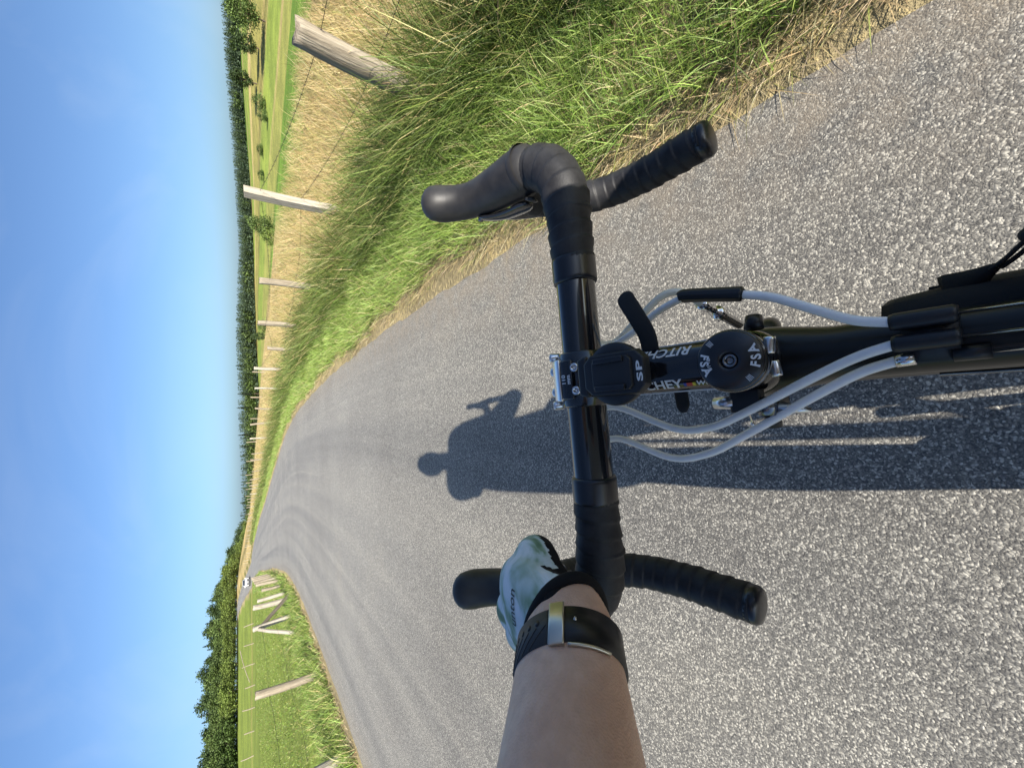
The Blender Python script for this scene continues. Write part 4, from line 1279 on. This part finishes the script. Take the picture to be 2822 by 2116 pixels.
# the far wood on the opposite slope reads as one mass
def far_wood():
    Vs, Fs, Cs = [], [], []; off = 0
    def cone(seed):
        n = 46
        t = .08 + .92 * rng.random(n) ** 1.1; a = rng.random(n) * 2 * math.pi
        rr = (2.3 * (1 - t) ** .8 + .15) * (.4 + .6 * rng.random(n))
        c = np.stack([rr * np.cos(a), rr * np.sin(a), t * 17 - rr * .3], 1)
        return leaf_quads(c, .55 + .75 * (1 - t), np.ones((n, 3)), .4)
    def ball(seed):
        n = 46
        d_ = rand_dirs(n); c = d_ * np.array([3.4, 3.4, 5.0]) * (.55 + .45 * rng.random((n, 1))); c[:, 2] += 8.2
        return leaf_quads(c, np.full(n, 1.25), np.ones((n, 3)), .4)
    forms = [cone(k) for k in range(5)] + [ball(k) for k in range(4)]
    for i in range(5200):
        a = rng.uniform(-17.5, 52)
        r0 = float(np.interp(a, [-17.5, -12, -4, 4, 12, 22, 30, 52], [400, 470, 485, 475, 455, 440, 430, 415]))
        r_ = r0 + 190 * rng.random() ** 2.2
        x, y = at_az(a, r_)
        conif = rng.random() < float(np.interp(a, [-10, 0, 8, 20, 50], [.35, .45, .75, .85, .8]))
        V, F, _ = forms[rng.integers(0, 5)] if conif else forms[5 + rng.integers(0, 4)]
        k = rng.uniform(.80, 1.12) * (1 if conif else .92) * float(np.interp(a, [-6, 6, 16, 40], [1.0, .92, .62, .55]))
        ca, sa = math.cos(i), math.sin(i)
        W = V * k; W = np.stack([W[:, 0] * ca - W[:, 1] * sa + x, W[:, 0] * sa + W[:, 1] * ca + y, W[:, 2]], 1)
        Vs.append(W); Fs.append(F + off); off += len(V)
        tone = np.array(SPR) * rng.uniform(.9, 1.6) if conif else np.array(MID) * rng.uniform(.6, 1.15)
        Cs.append(np.tile(tone, (len(V), 1)) * (1 + .22 * rng.normal(size=(len(V) // 4, 1))).repeat(4, 0))
    V = np.vstack(Vs)
    step = len(forms[0][0])
    gx = V[:, 0].reshape(-1, 4 * 46).mean(1); gy = V[:, 1].reshape(-1, 4 * 46).mean(1)
    V[:, 2] += np.repeat(height(gx, gy), 4 * 46)
    me = np_mesh('far_wood', V, np.vstack(Fs)); set_color(me, np.clip(np.vstack(Cs), .005, .4))
    tag(link('far_wood', me, M_leaf, smooth=False), 'dark wood of spruce and broadleaf trees covering the opposite slope', 'wood', kind='stuff')
far_wood()

# ------------------------------------------------------------------ rider
def skin_mat():
    m = mat('skin', (.62, .42, .31), .5, spec=.35)
    t = NT(m); g = t.coord('Object')
    n1 = t.noise(g, 22, 5, .6).outputs[0]; n2 = t.noise(g, 130, 4, .6).outputs[0]
    c = t.ramp(n1, [(.3, (.68, .41, .285)), (.5, (.75, .485, .355)), (.72, (.79, .55, .42))])
    c = t.mix(t.ramp(n2, [(.35, (.30,) * 3), (.6, (0,) * 3)]), c, (.50, .28, .20))
    mo = t.voronoi(g, 34)
    c = t.mix(t.ramp(mo.outputs['Distance'], [(.022, (.6,) * 3), (.040, (0,) * 3)]), c, (.11, .055, .04))
    t.link(c, t.b.inputs['Base Color'])
    t.b.inputs['Subsurface Weight'].default_value = .12
    t.b.inputs['Subsurface Radius'].default_value = (.012, .005, .003)
    pores = t.voronoi(g, 900).outputs['Distance']
    cr_ = t.noise(t.mapping(g, (60, 260, 160), (.2, .5, .9)), 1.0, 4, .6).outputs[0]
    t.link(t.bump(t.math('ADD', t.math('ADD', pores, n2), t.math('MULTIPLY', cr_, 1.2)), .30, .0009), t.b.inputs['Normal'])
    return m
M_skin = skin_mat()
rider = empty('person', (.05, -.25, 0)); rider.location = (0, 0, 0)
tag(rider, 'cyclist in a tie-dyed glove, left forearm reaching to the handlebar', 'person')
WR = Vector((-.152, .181, 1.034)); EL = Vector((-.278, -.003, 1.199))
SHL = Vector((-.235, -.17, 1.43)); SHR = Vector((.115, -.18, 1.415))
def chain(pts, rads, n=24, k=10, ref=None, caps=.9):
    pp = [tuple(p) + tuple(r if isinstance(r, tuple) else (r, r)) for p, r in zip(pts, rads)]
    q_ = spline(pp, k * (len(pp) - 1) + 1)
    return tube(q_[:, :3], np.abs(q_[:, 3:5]), n, ref=ref, round_cap=caps)
def L(v): return tuple(BM @ Vector(v))
HX = .325     # head and neck stand over the bicycle
body_parts = [
    chain([(.04, -.46, .96), (.01, -.39, 1.12), (-.02, -.28, 1.28), (-.045, -.18, 1.39), (-.06, -.14, 1.45)], [(.120, .175), (.115, .165), (.12, .175), (.10, .155), (.06, .09)], ref=(0, 1, .3)),
    chain([(-.06, -.15, 1.43), (-.065, -.10, 1.52), (-.075, -.07, 1.57)], [.070, .066, .066]),
    chain([(-.395 + HX, -.07, 1.54), (-.41 + HX, -.05, 1.62), (-.415 + HX, -.055, 1.69)], [(.075, .062), (.098, .077), (.085, .070)], ref=(0, 1, 0)),
    chain([(-.41 + HX, .045, 1.625), (-.41 + HX, .062, 1.605)], [.012, .013]),                       # nose
    chain([(-.41 + HX, .040, 1.565), (-.41 + HX, .046, 1.562)], [(.010, .024), (.008, .02)], ref=(0, 0, 1)),   # mouth
    chain([(-.487 + HX, -.05, 1.635), (-.492 + HX, -.06, 1.60)], [(.006, .02), (.006, .014)]), chain([(-.333 + HX, -.05, 1.635), (-.328 + HX, -.06, 1.60)], [(.006, .02), (.006, .014)]),   # ears
    # left arm: shoulder, elbow, forearm to the wrist, hand inside the glove
    chain([(-.10, -.16, 1.42), SHL, SHL * .5 + EL * .5, EL], [.075, .062, .050, .041]),
    chain([EL, EL * .72 + WR * .28, EL * .42 + WR * .58, EL * .18 + WR * .82, WR, L((-.161, -.034, .066))], [(.040, .042), (.0415, .0445), (.0385, .0445), (.0320, .0390), (.0258, .0320), (.015, .024)], n=36, ref=(.3, .5, .8)),
    # right arm up to the phone
    chain([(.00, -.17, 1.42), SHR, (.175, -.20, 1.22), (.285, -.19, 1.07)], [.075, .060, .046, .042]),
    chain([(.285, -.19, 1.07), (.19, -.165, 1.09), (.05, -.115, 1.12), (.015, -.10, 1.125)], [.045, .042, .029, .027]),
    chain([(.015, -.11, 1.125), (-.005, -.075, 1.125), (-.015, -.055, 1.14)], [(.018, .030), (.017, .040), (.015, .036)], ref=(0, 1, -.3)),
]
for k in range(4):      # fingers curled round the phone's left edge, thumb on its right edge
    z0 = 1.158 - .0165 * k; y0 = -.030 - .011 * k
    body_parts.append(chain([(-.045, y0 - .028, z0 - .004), (-.068, y0 - .018, z0), (-.072, y0 - .006, z0 + .004)], [.0085, .0085, .0075], n=12))
body_parts.append(chain([(.022, -.075, 1.122), (.030, -.050, 1.145), (.022, -.036, 1.165)], [.012, .0105, .009], n=12))
LK, RK = Vector((-.105, -.13, .60)), Vector((.165, -.10, .80))
body_parts += [
    chain([(-.03, -.45, .95), (-.07, -.30, .78), LK], [.100, .085, .062]), chain([(.13, -.45, .95), (.15, -.28, .88), RK], [.100, .082, .060]),
    chain([LK, (-.10, -.22, .42), (-.09, -.27, .20)], [.062, .062, .042]), chain([RK, (.15, -.26, .64), (.12, -.38, .50)], [.062, .062, .042]),
    chain([(-.10, -.29, .17), (-.10, -.20, .15), (-.10, -.09, .145)], [.034, .036, .028]), chain([(.12, -.40, .47), (.12, -.32, .45), (.12, -.22, .455)], [.034, .036, .028])]
body = fused('body', body_parts, .0042, 6, M_skin, rider)
M_jersey = mat('jersey_cloth', (.62, .64, .62), .8); M_short = mat('lycra', (.012, .012, .013), .6); M_hair = mat('hair', (.06, .04, .025), .7); M_shoe = mat('shoe', (.02, .02, .02), .4)
fused('jersey', [chain([(.035, -.45, 1.00), (.01, -.39, 1.12), (-.02, -.28, 1.28), (-.045, -.18, 1.39), (-.06, -.145, 1.44)], [(.135, .210), (.130, .205), (.135, .200), (.115, .175), (.075, .10)], ref=(0, 1, .3)),
                 chain([(-.10, -.16, 1.42), SHL, SHL * .55 + EL * .45], [.090, .080, .070]), chain([(.0, -.17, 1.42), SHR, (.175, -.20, 1.22)], [.085, .074, .060])], .009, 4, M_jersey, rider)
fused('shorts', [chain([(.045, -.46, .93), (.035, -.45, 1.03)], [(.128, .200), (.125, .195)], ref=(0, 1, .3)), chain([(-.03, -.45, .95), (-.07, -.30, .78), (-.09, -.21, .68)], [.110, .096, .080]), chain([(.13, -.45, .95), (.15, -.28, .88), (.16, -.17, .83)], [.110, .092, .076])], .009, 4, M_short, rider)
fused('hair', [chain([(-.41 + HX, -.075, 1.60), (-.412 + HX, -.075, 1.67), (-.412 + HX, -.065, 1.715)], [(.098, .092), (.104, .094), (.080, .074)], ref=(0, 1, 0))], .008, 3, M_hair, rider)
for sx, p in ((-.10, (-.10, -.09, .125)), (.12, (.12, -.22, .435))):
    MB().add(*tube(spline([(p[0], p[1] - .22, p[2] + .015), (p[0], p[1] - .12, p[2] + .012), (p[0], p[1], p[2]), (p[0], p[1] + .045, p[2] + .005)], 16), np.stack([np.linspace(.045, .028, 16), np.interp(np.linspace(0, 1, 16), [0, .6, 1], [.036, .047, .036])], 1), 18, ref=(0, 0, 1), round_cap=.7)).build('shoe', M_shoe, rider)
for x in (-.437 + HX, -.383 + HX):
    MB().add(*tube(np.array([(x, .028, 1.635), (x, .034, 1.635)]), [.010, .007], 12, round_cap=.6)).build('eye', M_white, rider)

# tie-dyed glove, palm and cuff in black
def glove_mat():
    m = mat('tie_dye_fabric', (.7, .78, .76), .75, spec=.25)
    t = NT(m); g = t.coord('Object')
    n = t.noise(t.mapping(g, (30, 26, 22), (.3, .2, .9)), 1.0, 3, .55, 1.3).outputs[0]
    c = t.ramp(n, [(.34, (.13, .22, .115)), (.44, (.25, .37, .24)), (.505, (.50, .62, .60)), (.60, (.72, .79, .83)), (.8, (.78, .82, .84))])
    n2 = t.noise(g, 55, 4, .6).outputs[0]
    c = t.mix(.18, c, t.ramp(n2, [(.4, (.30, .45, .36)), (.6, (.86, .90, .92))]))
    t.link(c, t.b.inputs['Base Color'])
    wv = t.node('ShaderNodeTexWave'); wv.inputs['Scale'].default_value = 420; t.link(t.mapping(g, (1, .4, 1)), wv.inputs['Vector'])
    folds = t.noise(t.mapping(g, (40, 70, 40)), 1.0, 3).outputs[0]
    t.link(t.bump(t.math('ADD', t.math('MULTIPLY', wv.outputs['Fac'], .12), folds), .35, .004), t.b.inputs['Normal'])
    return m
M_glove = glove_mat(); M_palm = mat('black_glove_fabric', (.010, .010, .012), .8, spec=.2)
gp = [chain([L(p) for p in [(-.158, -.042, .067), (-.163, -.022, .067), (-.167, .004, .064), (-.172, .024, .058)]], [(.0220, .0345), (.0228, .0390), (.0222, .0435), (.0180, .040)], n=32, ref=(-.25, .05, 1), caps=.4)]
FNG = [[(-.160, .030, .060), (-.186, .058, .054), (-.214, .072, .036), (-.228, .074, .010), (-.222, .070, -.014)], [(-.170, .020, .062), (-.200, .044, .055), (-.226, .054, .032), (-.233, .056, .004), (-.224, .054, -.020)],
       [(-.178, .006, .060), (-.206, .024, .052), (-.228, .033, .028), (-.233, .036, .002), (-.224, .036, -.020)], [(-.184, -.010, .056), (-.208, .004, .047), (-.226, .012, .026), (-.230, .015, .004), (-.222, .018, -.016)]]
for k, f in enumerate(FNG): gp.append(chain([L(p) for p in f], [.0125, .0112, .0102, .0096, .0085] if k < 3 else [.0115, .0100, .0092, .0086, .0076], n=18))
gp.append(chain([L(p) for p in [(-.158, -.020, .062), (-.147, -.004, .061), (-.140, .009, .057), (-.135, .017, .052), (-.133, .022, .048)]], [.0225, .0208, .0195, .0182, .0160], n=20))
gp.append(chain([L(p) for p in [(-.150, .004, .056), (-.160, .020, .050)]], [.016, .018], n=16))      # web between thumb and hand
glove = fused('glove', gp, .0022, 5, [M_glove, M_palm], rider)
BI = BM.inverted()
me = glove.data
idx = np.zeros(len(me.polygons), np.int32)
for p in me.polygons:
    c = BI @ p.center; nn = (BI.to_3x3() @ p.normal)
    if nn.dot(Vector((.05, -.72, .42))) > .66 and c.z > .02 and c.x > -.185: idx[p.index] = 1     # heel of the hand
    if nn.z < -.25: idx[p.index] = 1                                                               # palm side
    if c.y < -.030: idx[p.index] = 1
ef = {}
for p in me.polygons:
    for e in p.edge_keys: ef.setdefault(e, []).append(p.index)
pr = np.array([f_ for f_ in ef.values() if len(f_) == 2])
for _ in range(8):       # clean seam between the two fabrics
    acc = idx.astype(float) * 1.5; np.add.at(acc, pr[:, 0], idx[pr[:, 1]]); np.add.at(acc, pr[:, 1], idx[pr[:, 0]])
    idx = (acc > 2.75).astype(np.int32)
me.polygons.foreach_set('material_index', idx)
# cuff welt round the wrist
ax_ = (WR - EL).normalized()
def ring(center, axis, ra, rb, ref, n=48, start=0, end=2 * math.pi):
    axis = Vector(axis).normalized(); a = Vector(ref); a = (a - axis * a.dot(axis)).normalized(); b = axis.cross(a)
    return [tuple(Vector(center) + a * (ra * math.cos(t_)) + b * (rb * math.sin(t_))) for t_ in np.linspace(start, end, n)]
cuff_c = BM @ Vector((-.1605, -.030, .0665))
ca_ = (BM.to_3x3() @ Vector((-.10, .90, -.05))) * .6 + ax_ * .5
rg = ring(cuff_c, ca_, .0262, .0368, (0, -.3, 1))
MB().add(*tube(np.array(rg), [(.0026, .0042)] * len(rg), 10, cap=False)).build('cuff', M_palm, glove)
# print on the back of the glove
bvh = BVHTree.FromPolygons([v.co for v in me.vertices], [tuple(p.vertices) for p in me.polygons])
V, F = text_data('unton', .0092, 0, .12, .00010)
nrm_ = (BM.to_3x3() @ Vector((-.05, -.25, 1))).normalized()
rd = (BM.to_3x3() @ Vector((1.0, .12, 0))); rd = (rd - nrm_ * rd.dot(nrm_)).normalized(); ud = nrm_.cross(rd)
org = BM @ Vector((-.1470, .003, .065)) + nrm_ * .08
out = []
for v in V:
    o_ = org + rd * v.x + ud * v.y
    h_, n_, _, _ = bvh.ray_cast(o_, -nrm_, .4)
    out.append(tuple((h_ if h_ is not None else o_ - nrm_ * .09) + nrm_ * .0004))
M_print = mat('dark_glove_print', (.05, .07, .06), .7)
MB().add(out, F).build('lettering', M_print, glove, smooth=False)

# ------------------------------------------------------------------ wristwatch
watch = empty('wristwatch'); tag(watch, 'dark watch with perforated rubber strap and steel clasp on the left wrist', 'watch')
M_strap = mat('grey_rubber_strap', (.030, .031, .033), .55); M_strap2 = mat('black_rubber_strap', (.008, .008, .009), .4)
M_clasp = mat('brushed_clasp', (.66, .62, .52), .36, 1.0)
wc = WR * .925 + EL * .075
wx = (EL - WR).normalized()
wa = Vector((.3, .5, .8)); wa = (wa - wx * wa.dot(wx)).normalized(); wb = wx.cross(wa)
sgn = 1 if wb.y > 0 else -1        # the side of the wrist that faces ahead
def wp(t_, r, s): # angle from the clasp, radius offset, distance along the arm
    t_ = t_ - sgn * .86
    k = 1 + .9 * s
    return wc + wx * s + wa * ((.0285 * k + r) * math.cos(t_)) + wb * ((.0345 * k + r) * math.sin(t_))
def band(t0, t1, r0, r1, s0, s1, name, m, n=40, parent=watch):
    mbx = MB(); V = []; F = []
    for t_ in np.linspace(t0, t1, n):
        V += [tuple(wp(t_, r0, s0)), tuple(wp(t_, r1, s0 + .0008)), tuple(wp(t_, r1, s1 - .0008)), tuple(wp(t_, r0, s1))]
    for i in range(n - 1):
        for j in range(4):
            F.append((i * 4 + j, i * 4 + (j + 1) % 4, (i + 1) * 4 + (j + 1) % 4, (i + 1) * 4 + j))
    F += [(3, 2, 1, 0), tuple((n - 1) * 4 + j for j in range(4))]
    return mbx.add(V, F).build(name, m, parent)
st1 = band(sgn * .06, sgn * 2.9, -.001, .0022, -.0102, .0102, 'strap', M_strap)
st2 = band(-sgn * 3.0, -sgn * .02, -.001, .0028, -.0104, .0104, 'strap', M_strap2)
band(-sgn * .22, sgn * .03, .0026, .0048, -.0118, .0118, 'clasp', M_clasp, 10)
band(-sgn * 1.0, -sgn * .28, .0026, .0042, .0102, .0125, 'clasp_arm', M_clasp, 14)
bolt(wp(-sgn * .42, .003, -.002), wa, .0012, .0012, M_steel, watch, 'pin')
for k in range(7):
    t_ = sgn * (.30 + .20 * k)
    p = wp(t_, .0021, -.0035); nn = (p - wp(t_, -.01, -.0035)).normalized()
    MB().add(*lathe([(.0016, 0), (.0016, .0004)], 12, Matrix.Translation(p) @ rot_to(nn))).build('strap_hole', M_strap2, st1)
for k in range(9):
    P = []
    for u in np.linspace(0, 1, 12):
        P.append(tuple(wp(sgn * (.12 + .19 * k + .34 * u), .0022, -.001 + .0105 * u)))
    MB().add(*tube(np.array(P), .00038, 5)).build('strap_groove', M_strap2, st1)
wf = wp(sgn * 3.0, .004, 0); nn = (wf - wp(sgn * 3.0, -.01, 0)).normalized()
MB().add(*lathe([(.019, -.006), (.0205, -.004), (.0205, .004), (.018, .006), (.015, .0065)], 32, Matrix.Translation(wf) @ rot_to(nn))).build('watch_case', M_cap, watch)

# ------------------------------------------------------------------ the phone that takes the picture, just behind the lens
phone = empty('mobile_phone'); tag(phone, 'dark mobile phone held up in the right hand', 'phone')
PM = Matrix((RGT, UPV, -FWD)).transposed().to_4x4(); PM.translation = Vector((0, 0, CAM_H)) - FWD * .007 - UPV * .052 - RGT * .024
MB().add(*box((0, 0, 0), (.072, .147, .008), PM)).build('phone_case', M_plastic, phone, bevel=.003)
MB().add(*box((0, 0, .0045), (.066, .140, .001), PM)).build('phone_screen', M_gloss, phone)

# ------------------------------------------------------------------ white car on the crest
car = empty('car'); 
cxy = road_xy(np.array([float(lateral(np.array([-46.]), np.array([111.]))[1][0])]), np.array([-1.0]))[0]
car.location = (cxy[0], cxy[1], hz(cxy[0], cxy[1]) + .03); car.rotation_euler = (0, 0, R(24 + 0))
tag(car, 'small white hatchback coming over the crest of the lane', 'car')
M_carw = mat('white_car_paint', (.80, .80, .80), .25, coat=.8); M_glass = mat('car_glass', (.02, .025, .03), .06, spec=.8); M_lamp = mat('lamp_glass', (.7, .72, .75), .1, .2)
def car_body():
    # sections along y (front at -y faces the camera): (y, half width, z bottom, z waist, z roof, roof half width)
    sec = [(-2.05, .70, .35, .62, .64, .60), (-1.95, .82, .22, .74, .78, .66), (-1.15, .88, .20, .92, .98, .72), (-.55, .89, .20, .95, 1.40, .60), (.1, .89, .20, .95, 1.47, .62), (1.1, .88, .20, .96, 1.42, .60), (1.75, .86, .22, .96, 1.02, .66), (1.98, .80, .32, .85, .90, .60)]
    V = []; F = []
    for y, w, zb, zw, zr, rw in sec:
        ring = [(-w * .9, zb), (-w, zb + .15), (-w, (zb + zw) / 2), (-w * .98, zw), (-rw, zr), (rw, zr), (w * .98, zw), (w, (zb + zw) / 2), (w, zb + .15), (w * .9, zb)]
        V += [(x, y, z) for x, z in ring]
    n = 10
    for i in range(len(sec) - 1):
        for j in range(n): F.append((i * n + j, i * n + (j + 1) % n, (i + 1) * n + (j + 1) % n, (i + 1) * n + j))
    F += [tuple(range(n)), tuple((len(sec) - 1) * n + j for j in range(n - 1, -1, -1))]
    return V, F
mbx = MB().add(*car_body()); cb = mbx.build('body', M_carw, car, bevel=.03)
bm = bmesh.new(); bm.from_mesh(cb.data); bmesh.ops.recalc_face_normals(bm, faces=bm.faces); bm.to_mesh(cb.data); bm.free()
MB().add([(-.66, -1.10, 1.01), (.66, -1.10, 1.01), (.55, -.60, 1.38), (-.55, -.60, 1.38), (-.66, -1.13, 1.03), (.66, -1.13, 1.03), (.55, -.63, 1.40), (-.55, -.63, 1.40)], [(3, 2, 1, 0), (4, 5, 6, 7), (0, 1, 5, 4), (1, 2, 6, 5), (2, 3, 7, 6), (3, 0, 4, 7)]).build('windscreen', M_glass, car, smooth=False)
for sx in (-1, 1):
    for y0, y1 in ((-.62, .12), (.2, 1.15)):
        MB().add(*box((sx * .80, (y0 + y1) / 2, 1.17), (.03, y1 - y0, .30), Matrix.Identity(4))).build('side_window', M_glass, car)
    MB().add(*box((sx * .62, -1.97, .66), (.30, .10, .14))).build('headlight', M_lamp, car, bevel=.03)
    MB().add(*box((sx * .98, -.62, 1.0), (.16, .10, .12))).build('mirror', M_carw, car, bevel=.02)
    for y0 in (-1.3, 1.25):
        MB().add(*tube(np.array([(sx * .70, y0, .31), (sx * .91, y0, .31)]), .31, 22)).build('wheel', M_tyre, car)
MB().add(*box((0, -2.03, .36), (1.30, .08, .22))).build('grille', M_plastic, car, bevel=.02)
MB().add(*box((0, -2.08, .42), (.50, .02, .11))).build('number_plate', M_white, car)
